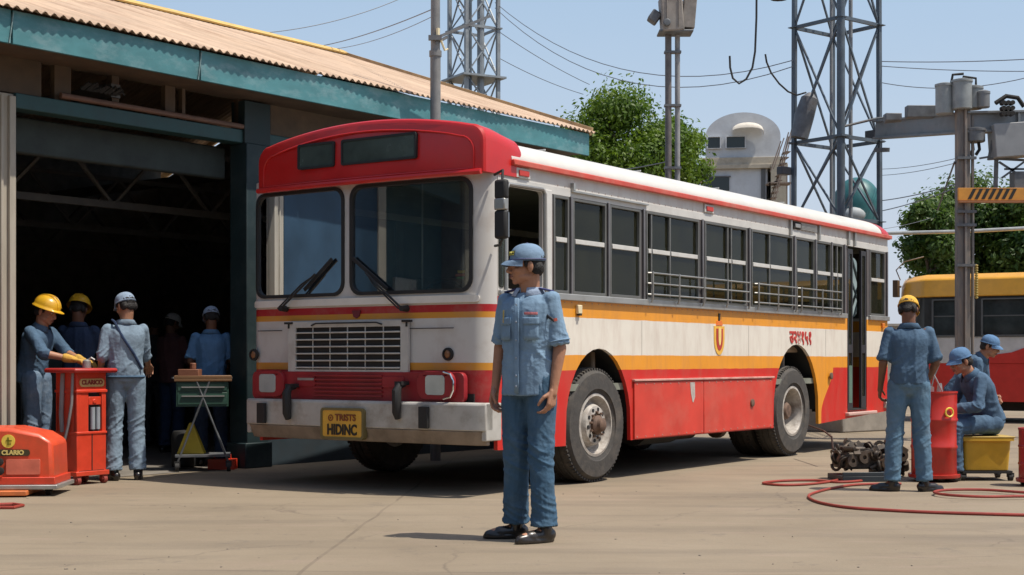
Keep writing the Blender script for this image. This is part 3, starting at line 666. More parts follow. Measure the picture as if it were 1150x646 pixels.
# wheel housings
for u, r in ((1.67, .565), (5.92, .64)):
    for y0, y1 in ((.036, .75), (W - .75, W - .036)):
        t = MB(); n = 14
        pts = [(u - r * math.cos(PI * i / n), .50 + (r + .12) * math.sin(PI * i / n)) for i in range(n + 1)]
        vs = [(x, y0, z) for x, z in pts] + [(x, y1, z) for x, z in pts]
        t.add(vs, [(i, i + 1, i + n + 2, i + n + 1) for i in range(n)]); t.box((u - r, y1 if y0 < 1 else y0 - .01, .35), (u + r, (y1 if y0 < 1 else y0 - .01) + .01, 1.23))
        t.build('wheel_housing', M_BLACK, BUS)
def wheel(u, yc, rad, side, kind, parent=BUS):
    # side = -1 : outer face looks to -y
    o = bpy.data.objects.new('wheel', None); COL.objects.link(o); o.parent = parent; o.location = (u, yc, rad)
    wt = .27; s = side
    def L_(prof, nm, mt, par, seg=44, close=False):
        b = MB(); b.lathe(prof, (0, 0, 0), (0, s, 0), seg, close); return b.build(nm, mt, par, sharp=40, fixn=True)
    hw = wt / 2; rr = .265
    tb = MB(); tb.lathe([(rr, -hw + .02), (rr + .03, -hw), (rad - .05, -hw - .005), (rad - .012, -hw + .04), (rad, -hw + .07), (rad, -.045), (rad - .012, -.04), (rad - .012, -.03), (rad, -.025), (rad, .025), (rad - .012, .03), (rad - .012, .04),
             (rad, .045), (rad, hw - .07), (rad - .012, hw - .04), (rad - .05, hw + .005), (rad - .09, hw + .008), (rr + .05, hw + .012), (rr + .045, hw), (rr, hw - .02)], (0, 0, 0), (0, s, 0), 56, True)
    for k in range(72):
        a = 2 * PI * k / 72; ca, sa = math.cos(a), math.sin(a)
        for yy in (-hw + .045, hw - .045): tb.cbox((ca * (rad - .012), yy, sa * (rad - .0125)), (.016, .05, .022), Matrix.Rotation(-a, 3, 'Y'))
    tb.build('tyre', M_TYRE, o, sharp=40, fixn=True)
    if kind == 'front':
        b = MB(); b.lathe([(rr, -.10), (rr, .10), (rr + .012, .125), (rr - .012, .13), (rr - .022, .10), (.215, .045), (.20, .04), (.192, .055), (.180, .10), (.165, .125), (.105, .135), (.10, .11), (.001, .11)], (0, 0, 0), (0, s, 0), 44)
        b.cur = 1
        for k in range(10): a = 2 * PI * k / 10 + .1; c = V((math.cos(a) * .137, 0, math.sin(a) * .137)); b.cyl(c + V((0, s * .120, 0)), c + V((0, s * .134, 0)), .017, seg=10)
        b.build('rim', [M_RIM, M_BLACK], o, sharp=40, fixn=True)
        hb = MB(); hb.lathe([(.085, .10), (.085, .15), (.06, .17), (.055, .20), (.03, .215), (.001, .215)], (0, 0, 0), (0, s, 0), 20)
        nuts = hb
        for k in range(10):
            a = 2 * PI * k / 10 + .1; c = V((math.cos(a) * .137, 0, math.sin(a) * .137))
            nuts_c = V((math.cos(a + .31) * .112, 0, math.sin(a + .31) * .112))
            nuts.cyl(nuts_c + V((0, s * .125, 0)), nuts_c + V((0, s * .155, 0)), .011, seg=6)
        hb.build('hub', M_RUST, o)
    else:
        L_([(rr, -.10), (rr, .10), (rr + .014, .128), (rr - .012, .132), (rr - .024, .11), (.228, .04), (.215, -.06), (.19, -.075), (.12, -.07), (.11, -.04), (.001, -.04)], 'rim', M_RIM, o)
        hb = MB(); hb.lathe([(.10, -.05), (.095, .06), (.07, .085), (.001, .09)], (0, 0, 0), (0, s, 0), 20)
        nuts = hb
        for k in range(10):
            a = 2 * PI * k / 10; c = V((math.cos(a) * .155, 0, math.sin(a) * .155)); nuts.cyl(c + V((0, s * -.07, 0)), c + V((0, s * -.02, 0)), .013, seg=6)
        hb.build('hub', M_RUST, o)
    return o
wheel(1.685, .17, .50, -1, 'front'); wheel(1.685, W - .17, .50, 1, 'front')
wheel(5.90, .17, .50, -1, 'rear'); wheel(5.90, .50, .50, -1, 'rear'); wheel(5.90, W - .17, .50, 1, 'rear'); wheel(5.90, W - .50, .50, 1, 'rear')

# seams and rivets of the side sheets
for u in (2.42, 4.68, 6.75):
    t = MB(); t.box((u - .002, -.0025, 1.11), (u + .002, .001, 1.42)); t.build('sheet_seam', mat('seam_grey', (.48, .45, .40), .6), BUS)
t = MB(); u = 1.0
while u < 8.8:
    if not 7.36 < u < 8.1: t.ell((u, -.001, 1.548), (.006, .004, .006), 6, 4); t.ell((u, -.001, 2.512), (.006, .004, .006), 6, 4)
    u += .11
u = 2.3
while u < 5.2: t.ell((u, -.019, .845), (.007, .004, .007), 6, 4); t.ell((u, -.019, .37), (.007, .004, .007), 6, 4); u += .16
t.build('rivets', mat('rivet', (.4, .3, .25), .6), BUS)
# ================================================================== SETTING
def ground_mat():
    m, nt, N, L, B = _nt('concrete_yard')
    tc = N.new('ShaderNodeTexCoord'); src = tc.outputs['Object']
    def noi(sc, det=8, rg=.65, st=None):
        v = src
        if st:
            mp = N.new('ShaderNodeMapping'); mp.inputs['Scale'].default_value = st; mp.inputs['Rotation'].default_value = (0, 0, .12); L.new(src, mp.inputs[0]); v = mp.outputs[0]
        n = N.new('ShaderNodeTexNoise'); n.inputs['Scale'].default_value = sc; n.inputs['Detail'].default_value = det; n.inputs['Roughness'].default_value = rg
        L.new(v, n.inputs['Vector']); return n.outputs[0]
    def rng(o, a, b, c, d):
        r = N.new('ShaderNodeMapRange'); r.inputs[1].default_value = a; r.inputs[2].default_value = b; r.inputs[3].default_value = c; r.inputs[4].default_value = d
        L.new(o, r.inputs[0]); return r.outputs[0]
    def mixc(f, a, b, mode='MIX'):
        x = N.new('ShaderNodeMix'); x.data_type = 'RGBA'; x.blend_type = mode
        if isinstance(f, float): x.inputs[0].default_value = f
        else: L.new(f, x.inputs[0])
        if isinstance(a, tuple): x.inputs[6].default_value = a
        else: L.new(a, x.inputs[6])
        if isinstance(b, tuple): x.inputs[7].default_value = b
        else: L.new(b, x.inputs[7])
        return x.outputs[2]
    base = mixc(rng(noi(.35), .35, .65, 0, 1), (.228, .182, .126, 1), (.290, .236, .168, 1))
    base = mixc(rng(noi(.9, 8, .6, (.35, 2.4, 1)), .5, .68, 0, .7), base, (.175, .142, .105, 1))      # long drag marks
    base = mixc(rng(noi(1.6, 9, .7, (.5, 3, 1)), .56, .72, 0, .5), base, (.34, .25, .20, 1))          # pinkish dust
    base = mixc(rng(noi(2.3, 10, .75), .58, .70, 0, .65), base, (.14, .12, .10, 1))                    # oil blots
    base = mixc(rng(noi(60, 3, .6), .3, .7, 0, .16), base, (.12, .11, .10, 1))
    base = mixc(rng(noi(.22, 4, .5), .56, .66, 0, .35), base, (.16, .13, .10, 1))
    # slab joints
    jm = N.new('ShaderNodeMapping'); jm.inputs['Rotation'].default_value = (0, 0, .05); L.new(src, jm.inputs[0]); js = N.new('ShaderNodeSeparateXYZ'); L.new(jm.outputs[0], js.inputs[0])
    wn_ = N.new('ShaderNodeTexNoise'); wn_.inputs['Scale'].default_value = 1.3; L.new(src, wn_.inputs['Vector'])
    for k_, per, off in ((1, 3.9, .55), (0, 5.2, 1.4)):
        a1 = N.new('ShaderNodeMath'); a1.operation = 'MULTIPLY_ADD'; a1.inputs[1].default_value = .06; L.new(wn_.outputs[0], a1.inputs[0]); L.new(js.outputs[k_], a1.inputs[2])
        a2 = N.new('ShaderNodeMath'); a2.operation = 'ADD'; a2.inputs[1].default_value = off + 50 * per; L.new(a1.outputs[0], a2.inputs[0])
        a3 = N.new('ShaderNodeMath'); a3.operation = 'MODULO'; a3.inputs[1].default_value = per; L.new(a2.outputs[0], a3.inputs[0])
        a4 = N.new('ShaderNodeMath'); a4.operation = 'LESS_THAN'; a4.inputs[1].default_value = .022; L.new(a3.outputs[0], a4.inputs[0])
        a5 = N.new('ShaderNodeMath'); a5.operation = 'MULTIPLY'; L.new(a4.outputs[0], a5.inputs[0]); L.new(rng(noi(1.1), .4, .6, .1, .6), a5.inputs[1])
        base = mixc(a5.outputs[0], base, (.11, .085, .065, 1))
    # tyre tracks and oil drips around the bays
    base = mixc(rng(noi(7, 6, .6), .66, .74, 0, .55), base, (.10, .08, .065, 1))
    # hairline cracks
    vo = N.new('ShaderNodeTexVoronoi'); vo.feature = 'DISTANCE_TO_EDGE'; vo.inputs['Scale'].default_value = .33
    dv = N.new('ShaderNodeMapping'); L.new(src, dv.inputs[0])
    nn = N.new('ShaderNodeTexNoise'); nn.inputs['Scale'].default_value = 1.5; nn.inputs['Detail'].default_value = 6; L.new(src, nn.inputs['Vector'])
    ad = N.new('ShaderNodeVectorMath'); ad.operation = 'MULTIPLY_ADD'; L.new(nn.outputs['Color'], ad.inputs[0]); ad.inputs[1].default_value = (.9, .9, .9); L.new(src, ad.inputs[2])
    L.new(ad.outputs[0], vo.inputs['Vector'])
    cr = rng(vo.outputs[0], 0, .006, .6, 0)
    cm = N.new('ShaderNodeMath'); cm.operation = 'MULTIPLY'; L.new(cr, cm.inputs[0]); L.new(rng(noi(.5), .45, .6, 0, 1), cm.inputs[1])
    base = mixc(cm.outputs[0], base, (.10, .08, .065, 1))
    L.new(base, B.inputs['Base Color']); L.new(rng(noi(3), .3, .7, .75, .95), B.inputs['Roughness']); B.inputs['Specular IOR Level'].default_value = .25
    bp = N.new('ShaderNodeBump'); bp.inputs['Strength'].default_value = .5; bp.inputs['Distance'].default_value = .006
    L.new(noi(45, 6, .7), bp.inputs['Height']); L.new(bp.outputs[0], B.inputs['Normal'])
    return m
t = MB(); t.add([(-900, -60, 0), (900, -60, 0), (900, 1500, 0), (-900, 1500, 0)], [(0, 1, 2, 3)])
struct(t.build('ground', ground_mat()))

# ---------------------------------------------------------------- workshop
WS_ = thing('workshop_building', 'long open-fronted workshop with corrugated roof and teal fascia on the left', 'workshop', (-2.6, 14.37, 0), math.atan2(.788, .616))
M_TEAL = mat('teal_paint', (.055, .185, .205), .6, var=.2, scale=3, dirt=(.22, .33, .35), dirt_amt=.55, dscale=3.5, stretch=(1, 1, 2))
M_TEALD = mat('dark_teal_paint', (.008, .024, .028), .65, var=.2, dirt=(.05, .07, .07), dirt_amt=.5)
M_BEIGE = mat('beige_sheet', (.38, .345, .28), .7, var=.08, dirt=(.24, .2, .15), dirt_amt=.4, stretch=(3, 3, .5))
M_BROWN = mat('brown_boards', (.10, .068, .042), .8, var=.25, dirt=(.06, .045, .035), dirt_amt=.7)
M_CORR = mat('corrugated_sheet', (.50, .36, .25), .65, var=.18, scale=2.2, dirt=(.24, .13, .075), dirt_amt=.7, dscale=1.4, stretch=(2.2, .35, 1), bump=.1)
M_WALL = mat('sooty_wall', (.17, .17, .155), .9, var=.3)
DZ = 3.20
t = MB(); t.panel([(-2.84, 0), (-2.64, 0), (-2.64, DZ + .12), (-2.84, DZ + .12)], [], (0, 0, 0), (1, 0, 0), (0, 0, 1), .12)
for s_ in (-2.76,): t.box((s_ - .012, -.02, 0), (s_ + .012, .0, DZ + .1))
t.box((-2.70, -.035, 0), (-2.64, .14, DZ + .1)); t.build('door_pillar', M_BEIGE, WS_, .006, fixn=True)
t = MB(); t.box((-5.2, 0, 0), (-2.85, .12, 3.6)); t.build('front_wall', mat('unseen_dark_blue_wall', (.02, .05, .085), .6, var=.3, scale=1.5), WS_)  # out-of-view wall, coloured dark blue to darken the windscreen's reflections
for k in range(5):  # unseen bays added beyond the left edge for the windscreen to reflect
    s0 = -5.2 - 3.8 * k
    t = MB(); t.box((s0 - .25, -.03, 0), (s0, .15, 3.6)); t.build('door_pillar', M_BEIGE, WS_)
    t = MB(); t.box((s0 - 3.55, .5, 0), (s0 - .25, .6, 3.3)); t.box((s0 - 3.55, 0, 3.2), (s0 - .25, .12, 3.6)); t.build('unseen_bay_shutter', [mat('shutter_teal', (.05, .10, .11), .6, var=.3), mat('shutter_grey', (.14, .15, .15), .6, var=.3)][k % 2], WS_)
    t = MB(); t.box((s0 - 2.2, .44, 0), (s0 - 1.3, .5, 2.1)); t.build('door', mat('unseen_pale_door', (.34, .36, .34), .6, var=.2), WS_)
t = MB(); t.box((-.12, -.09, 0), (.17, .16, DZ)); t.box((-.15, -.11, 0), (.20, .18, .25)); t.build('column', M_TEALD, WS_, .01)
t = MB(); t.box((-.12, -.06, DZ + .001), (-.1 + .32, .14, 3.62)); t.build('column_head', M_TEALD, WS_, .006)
t = MB(); t.box((.17, .02, 0), (5.1, .14, 3.3)); t.build('front_wall', mat('blue_grey_wall', (.022, .038, .05), .8, var=.2, dirt=(.03, .035, .04), dirt_amt=.6), WS_)
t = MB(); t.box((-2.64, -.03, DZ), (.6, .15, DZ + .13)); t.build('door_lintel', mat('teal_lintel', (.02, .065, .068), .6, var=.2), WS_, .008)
t = MB(); t.tube([(-2.2, -.03, DZ + .17), (.12, -.03, DZ + .16)], .026, 10); t.build('track_pipe', mat('brown_pipe', (.14, .075, .05), .6, var=.2), WS_)
t = MB(); t.box((-2.62, .22, 2.86), (-.12, .30, DZ - .02)); t.build('rolled_shutter', mat('shutter_sooty', (.035, .045, .04), .8, var=.3), WS_, .02)
# open clerestory above the lintel
t = MB()
for a, b in ((-24, -2.35), (-2.22, -2.05), (-1.62, -1.54), (-1.02, -.90), (-.82, -.78), (-.12, .1), (.3, 5.1)): t.box((a, .03, DZ + .135), (b, .10, 3.66))
t.build('clerestory_boards', M_BROWN, WS_, .004)
t = MB(); rnd = random.Random(3)
for k in range(16):
    a = -1.98 + .42 * rnd.random(); t.tube([(a, .0, DZ + .26), (a + .05, -.04, DZ + .28 + .05 * rnd.random()), (a + .1, .0, DZ + .27 + .06 * rnd.random())], .014, 5)
t.build('coiled_cable', M_DARK, WS_)
# fascia board in lengths
M_FJ = mat('fascia_joint', (.16, .24, .24), .6, var=.4, scale=20)
for a, b in ((-24, -9.01), (-9, -2.98), (-2.965, -1.04), (-1.025, 2.2), (2.21, 5.17)):
    t = MB(); t.box((a, -.485, 3.625), (b, -.455, 3.90)); t.build('fascia_board', M_TEAL, WS_, .004)
for s_ in (-2.97, -1.03): t = MB(); t.beam((s_ - .035, -.49, 3.625), (s_ + .005, -.49, 3.88), .022, .008); t.build('fascia_joint', M_FJ, WS_)
t = MB(); t.box((-24, -.455, 3.64), (5.1, .1, 3.66)); t.build('soffit', M_BROWN, WS_)
# corrugated roof, front and back slopes
SLP = .35; RW, RZ = 3.9, 3.925 + .35 * 4.42
def roof_pt(s, w, amp=.014): return V((s, w, (3.925 + SLP * (w + .52)) if w <= RW else RZ - SLP * (w - RW))) + V((0, 0, amp * math.sin(2 * PI * s / .088)))
def corr(s0, s1, w0, w1, nm):
    t = MB(); n = int((s1 - s0) / .0175); ws = [w0, (w0 + w1) / 2, w1]
    vs = []; rr_ = random.Random(5)
    for i in range(n + 1):
        s = s0 + (s1 - s0) * i / n
        for j, w in enumerate(ws):
            wj = w + (.035 * noise.noise(V((s * .9, j * 7.0, 0))) if j == 0 else 0)
            vs.append(roof_pt(s, wj) + V((0, 0, .014 * noise.noise(V((s * .7, j * 3.1, 1))))))
    top = vs; m = len(ws); fs = []
    for i in range(n):
        for j in range(m - 1): fs.append((i*m+j, (i+1)*m+j, (i+1)*m+j+1, i*m+j+1))
    t.add(vs, fs); t.add([v - V((0, 0, .006)) for v in vs], [tuple(reversed(f)) for f in fs])
    return t.build(nm, M_CORR, WS_, sharp=80)
corr(-24, 5.22, -.54, RW, 'roof_sheet'); corr(-24, 5.22, RW + .02, 8.2, 'roof_sheet')
t = MB(); t.panel([(-.16, -.03), (0, .05), (.16, -.03), (.15, -.05), (0, .03), (-.15, -.05)][::-1], [], (-24, RW, RZ + .02), (0, 1, 0), (0, 0, 1), -29.25)
t.build('ridge_cap', mat('ridge_ochre', (.60, .40, .12), .6, var=.2, dirt=(.35, .2, .08), dirt_amt=.5), WS_, fixn=True)
t = MB(); t.beam((5.2, -.5, 3.93), (5.2, RW, RZ), .04, .10); t.beam((5.2, 8.15, 3.93), (5.2, RW, RZ), .04, .10); t.build('verge_trim', mat('verge_ochre', (.42, .30, .16), .65, var=.3, dirt=(.16, .1, .06), dirt_amt=.6), WS_)
t = MB(); t.panel([(0, 0), (7.8, 0), (7.8, 3.85), (3.9, 5.2), (0, 3.85)], [], (5.1, 0, 0), (0, 1, 0), (0, 0, 1), .12); t.box((-9, 7.7, 0), (5.0, 7.82, 4.13)); t.panel([(0, 0), (7.8, 0), (7.8, 4.1), (3.9, 5.43), (0, 4.05)], [], (-8.9, 0, 0), (0, 1, 0), (0, 0, 1), .12)
t.build('end_and_back_walls', M_WALL, WS_, fixn=True)
t = MB()
for w in (1.2, 3.6, 6.0):
    zb = 2.62
    t.beam((-8.8, w, zb), (5, w, zb), .06, .07); t.beam((-8.8, w, zb + .62), (5, w, zb + .62), .05, .05)
    s = -8.8; up = True
    while s < 4.8:
        t.beam((s, w, zb + (.62 if up else 0)), (s + .62, w, zb + (0 if up else .62)), .03, .03); s += .62; up = not up
for s in (-6, -1.6, 3): t.beam((s, 0, 3.5), (s, 7.7, 3.5), .1, .12)
t.build('roof_truss', mat('truss_grey', (.10, .10, .095), .6, var=.2), WS_)
t = MB()
for s, w in ((-1.75, 3.6), (-.75, 5.5), (-2.3, 5.5)): t.cyl((s, w, 0), (s, w, 3.6), .05, seg=8)
t.build('inner_post', mat('inner_post_grey', (.14, .14, .13), .7), WS_)
t = MB(); t.add([(-8.9, .02, .004), (5, .02, .004), (5, 7.7, .004), (-8.9, 7.7, .004)], [(0, 1, 2, 3)]); t.build('workshop_floor', mat('oily_floor', (.20, .18, .155), .6, var=.3, scale=2), WS_)
def Bw(s, w, z=0): return V((-2.6 + .616 * s - .788 * w, 14.37 + .788 * s + .616 * w, z))
BRZ = math.atan2(.788, .616)
# shelving and stock inside
sh = thing('storage_rack', 'dim steel storage rack against the dark back wall inside the workshop', 'rack', Bw(-1.2, 6.3), BRZ)
t = MB()
for z in (.35, .95, 1.55, 2.1): t.box((-1.4, -.25, z), (1.4, .25, z + .03))
t.build('shelf', M_STEELD, sh)
t = MB()
for x in (-1.4, 0, 1.4):
    for y in (-.25, .25): t.box((x - .025, y - .025, 0), (x + .025, y + .025, 2.2))
t.build('upright', M_STEELD, sh)
rnd = random.Random(11)
for k, (x, z, lab) in enumerate(((-1.0, .38, 'brown'), (-.45, .38, 'grey'), (.55, .38, 'green'), (-.9, .98, 'green'), (.4, .98, 'brown'), (1.0, .98, 'grey'), (-.3, 1.58, 'brown'), (.8, 1.58, 'green'))):
    c_ = {'brown': (.14, .09, .05), 'grey': (.16, .16, .15), 'green': (.05, .10, .07)}[lab]
    w_, h_ = .34 + .1 * rnd.random(), .22 + .12 * rnd.random()
    t = MB(); t.box((-w_/2, -.2, 0), (w_/2, .2, h_)); t.box((-w_/2 - .01, -.21, h_ - .05), (w_/2 + .01, .21, h_ + .01))
    o = t.build('storage_box', mat('stock_' + lab, c_, .8), None, .01); p = Bw(-1.2 + x, 6.3, z); o.location = p; o.rotation_euler = (0, 0, BRZ)
    lvl = {.38: 'bottom', .98: 'middle', 1.58: 'upper'}[z]
    side_ = 'left end' if x < -.8 else ('right end' if x >= .8 else ('left of centre' if x < 0 else 'right of centre'))
    tag(o, '%s lidded box on the %s shelf of the dark rack, %s' % (lab, lvl, side_), 'box', 'boxes on the storage rack')

# ---------------------------------------------------------------- foliage
def leaf_mat(nm, a, b):
    m, nt, N, L, B = _nt(nm)
    tc = N.new('ShaderNodeTexCoord'); n1 = N.new('ShaderNodeTexNoise'); n1.inputs['Scale'].default_value = 1.1; n1.inputs['Detail'].default_value = 5
    L.new(tc.outputs['Object'], n1.inputs['Vector'])
    r = N.new('ShaderNodeMapRange'); r.inputs[1].default_value = .35; r.inputs[2].default_value = .65; L.new(n1.outputs[0], r.inputs[0])
    x = N.new('ShaderNodeMix'); x.data_type = 'RGBA'; L.new(r.outputs[0], x.inputs[0]); x.inputs[6].default_value = (*a, 1); x.inputs[7].default_value = (*b, 1)
    L.new(x.outputs[2], B.inputs['Base Color']); B.inputs['Roughness'].default_value = .5
    o = N['Material Output']; tl = N.new('ShaderNodeBsdfTranslucent'); L.new(x.outputs[2], tl.inputs[0])
    ms = N.new('ShaderNodeMixShader'); ms.inputs[0].default_value = .45; L.new(B.outputs[0], ms.inputs[1]); L.new(tl.outputs[0], ms.inputs[2]); L.new(ms.outputs[0], o.inputs[0])
    return m
M_LEAF = leaf_mat('tree_leaves_light', (.05, .115, .008), (.15, .235, .018))
M_LEAF2 = leaf_mat('tree_leaves_dark', (.035, .09, .014), (.11, .18, .03))
M_BARK = mat('bark', (.11, .085, .06), .9, var=.3, bump=.4, bscale=20)
def tree(nm, label, base, crown_c, rad, nleaf, lf, mt, seed, clumps=26, th=.14):
    rnd = random.Random(seed); base = V(base); cc = V(crown_c)
    root = thing(nm, label, 'tree', base)
    tr = MB(); cl = cc - base; mid = V((cl.x * .4 + .1, cl.y * .4, cl.z * .45))
    tr.tube([(0, 0, -.05), (0.02, 0, .4), mid, cl * .8], [th * 1.3, th, th * .8, th * .45], 10)
    cs = []
    for k in range(clumps):
        while True:
            p = V((rnd.uniform(-1, 1), rnd.uniform(-1, 1), rnd.uniform(-1, 1)))
            if .35 < p.length < 1: break
        q = cl + V((p.x * rad[0], p.y * rad[1], p.z * rad[2])) * .86
        cs.append((q, rnd.uniform(.20, .38) * min(rad)))
        if k < 11: tr.tube([mid.lerp(cl, rnd.uniform(.1, .8)), cl.lerp(q, .5) + V((0, 0, -.1)), q], [th * .4, th * .25, th * .08], 6)
    tr.build('trunk', M_BARK, root)
    lv = MB(); vs = []; fs = []
    for k in range(nleaf):
        q, r = cs[k % len(cs)]
        while True:
            p = V((rnd.gauss(0, .5), rnd.gauss(0, .5), rnd.gauss(0, .42)))
            if p.length < 1.45: break
        c = q + p * r * 1.25
        d = (p.normalized() * .7 + V((rnd.uniform(-1, 1), rnd.uniform(-1, 1), rnd.uniform(-.2, 1)))).normalized()
        x = d.orthogonal().normalized(); x.rotate(Matrix.Rotation(rnd.uniform(0, 6.28), 3, d)); y = d.cross(x)
        l = lf * rnd.uniform(.6, 1.3); n = len(vs)
        vs += [c - x * l, c - y * l * .45 + d * l * .15, c + x * l, c + y * l * .45 + d * l * .15]; fs.append((n, n + 1, n + 2, n + 3))
    lv.add(vs, fs); o = lv.build('crown', mt, root)
    return root
def Pg(px, y): p = P(px, 405, y); return (p.x, p.y, 0)
tree('tree', 'bright green leafy tree behind the bus roof, left of the domed building', Pg(704, 33), P(702, 170, 33), (1.72, 1.5, 1.42), 36000, .058, M_LEAF, 4, 52)
tree('tree', 'smaller leafy tree right behind the twin-pipe lamp post, below the domed roof line', Pg(768, 35), P(758, 182, 35), (.85, .9, 1.25), 14000, .058, M_LEAF, 9, 26)
tree('tree', 'dark green tree at the rear corner of the main bus, left of the concrete post', Pg(1048, 34), P(1050, 275, 34), (.8, 1.2, 1.3), 15000, .075, M_LEAF2, 15, 24)
tree('tree', 'broad dark green tree directly behind the yellow-roofed bus', Pg(1100, 36), P(1098, 272, 36), (1.6, 1.3, 1.75), 34000, .065, M_LEAF2, 23, 40)
tree('tree', 'dark green tree cut off by the right edge of the photo', Pg(1165, 35), P(1165, 272, 35), (1.4, 1.3, 1.6), 17000, .08, M_LEAF2, 31, 28)
ob = thing('unseen_shade_block', 'unseen dark blue-grey block behind the camera, added to darken reflections and shade the bus front', 'workshop', (0, -13, 0))  # unseen block added to darken glass reflections and cut sky light on the bus front
t = MB(); t.box((-60, -8, 0), (50, 0, 8.5)); t.build('wall', mat('shade_block_blue', (.06, .105, .165), .8, var=.2), ob)
t = MB(); t.beam((-60, -4, 8.7), (50, -4, 8.7), 9, .15); t.build('roof', M_CORR, ob)
t = MB()
for k in range(11): t.box((-55 + k * 10, -.05, 0), (-50 + k * 10, .03, 4.5))
t.build('doorway', M_WALL, ob)
for k in range(22):  # pillars and panes added to break up the windscreen reflections
    t = MB(); t.box((-56 + k * 5, .0, 0), (-55.6 + k * 5, .25, 6.2)); t.build('pillar', M_BEIGE, ob)
for k in range(10):
    t = MB(); t.box((-49 + k * 10, -.03, 2.2), (-46.6 + k * 10, .04, 4.1)); t.build('window', mat('shade_block_pane', (.30, .36, .40), .4), ob)
# backdrop wall and far scrub seen only in gaps
t = MB(); t.box((-40, 48, 0), (60, 48.25, 2.2))
for k in range(26): t.box((-40 + k * 4, 47.92, 0), (-39.7 + k * 4, 48.0, 2.3))
t.box((-40, 47.9, 2.2), (60, 48.35, 2.28))
tag(t.build('boundary_wall', mat('wall_render', (.34, .31, .27), .85, var=.15, dirt=(.18, .15, .12), dirt_amt=.6), None, fixn=False), 'plain rendered boundary wall far behind the yard', 'wall')

# ---------------------------------------------------------------- domed building
db = thing('domed_building', 'pale grey flat-roofed building with a rounded dome storey behind the bus', 'building', P(835, 405, 46) + V((0, 0, -H)), R(-8))
M_PGREY = mat('pale_grey_render', (.56, .58, .60), .8, var=.06, dirt=(.40, .40, .39), dirt_amt=.5)
M_PWH = mat('grey_render', (.50, .52, .54), .8, var=.06, dirt=(.36, .36, .36), dirt_amt=.5)
k46 = 46 / F
def dz(py): return H + (HZ - py) * k46
t = MB(); t.box((-1.3, 0, 0), (.75, 3.5, dz(190))); t.build('ground_storey', M_PGREY, db)
t = MB(); t.box((.85, -.3, 0), (1.35, 3.0, dz(186))); t.build('side_block', mat('side_block_sand', (.36, .32, .25), .8, var=.15), db)
t = MB(); t.box((-1.42, -.16, dz(190)), (1.38, 3.6, dz(185.2))); t.box((-1.36, -.08, dz(185.2)), (1.3, 3.5, dz(177))); t.build('cornice', mat('cornice_sand', (.42, .37, .29), .8, var=.15, dirt=(.2, .15, .1), dirt_amt=.6), db, .01)
rings = []
for w, sc in ((.05, 1), (.5, 1.0), (1.4, .94), (2.2, .8), (2.8, .55)):
    rg = []
    for i in range(29):
        a = PI * i / 28; x = -math.cos(a); rg.append(V((-.02 + 1.18 * x * (sc * .3 + .7), w, dz(153) + (dz(126) - dz(153)) * sc * math.sin(a))))
    rg += [V((1.16 * (sc * .3 + .7) - .02, w, dz(177))), V((-1.2 * (sc * .3 + .7), w, dz(177)))]
    rings.append(rg)
t = MB(); t.loft(rings); t.build('dome_storey', M_PWH, db, sharp=30, fixn=True)
for a, b in ((-1.16, -.70), (-.57, .08)):
    t = MB(); t.panel(rrect(a, dz(166.5), b, dz(153), .02), [rrect(a + .04, dz(166), b - .04, dz(153.6), .02)], (0, .03, 0), (1, 0, 0), (0, 0, 1), -.08); w_ = t.build('window', M_PGREY, db, fixn=True)
    t = MB(); t.box((a + .03, .02, dz(166.3)), (b - .03, .045, dz(153.3))); t.build('pane', mat('dark_pane', (.02, .03, .03), .15), w_)
t = MB()
for k in range(10):
    a0 = PI * k / 10; 
t.grid(lambda i, j: V((.12 + .5 * math.cos(PI * (1 - i)) , -.45 * math.sin(PI / 2 * j) - .0, dz(152) + (dz(138) - dz(152)) * math.sin(PI * i) ** .6 * (1 - .55 * j ** 2))), 14, 6)
o_ = t.build('awning', mat('awning_cream', (.60, .55, .47), .8, var=.1), db, sharp=60)
t = MB(); t.box((-1.2, -.04, dz(214)), (-.45, .0, dz(199))); t.build('window', mat('dark_pane', (.02, .03, .03), .15), db)
t = MB(); t.box((-1.25, -.08, dz(199)), (-.4, .0, dz(197.5))); t.box((.55, -.05, 0), (.68, .0, dz(190))); t.build('downpipe_and_lintel', mat('dark_grey_trim', (.12, .12, .12), .6), db)
# ladder/steel frame beside it
lt = thing('roof_ladder', 'small brown steel stair frame beside the domed building, left of the big lattice tower', 'ladder', P(876, 405, 43) + V((0, 0, -H)), 0)
k43 = 43 / F; dz3 = lambda py: H + (HZ - py) * k43
t = MB()
for x0_, x1_, z0_, z1_ in ((-.35, .1, dz3(240), dz3(185)), (-.15, .35, dz3(225), dz3(150)), (.05, .35, dz3(185), dz3(145)), (-.2, .12, dz3(190), dz3(155)), (-.3, -.3, 0, dz3(205)), (.3, .3, 0, dz3(190)), (-.3, -.3, 0, dz3(205))):
    t.beam((x0_, 0, z0_), (x1_, 0, z1_), .03, .03); t.beam((x0_ + .02, .6, z0_), (x1_ + .02, .6, z1_), .03, .03)
t.build('stringer', mat('ladder_brown', (.20, .15, .12), .7, var=.3), lt)
t = MB()
for k in range(9): z = dz3(222) + .17 * k; t.box((-.25 + .05 * k, 0, z), (-.08 + .05 * k, .6, z + .02))
t.box((-.34, 0, dz3(206)), (.36, .6, dz3(204.6)))
t.build('tread', mat('ladder_brown', (.2, .15, .12), .7), lt)

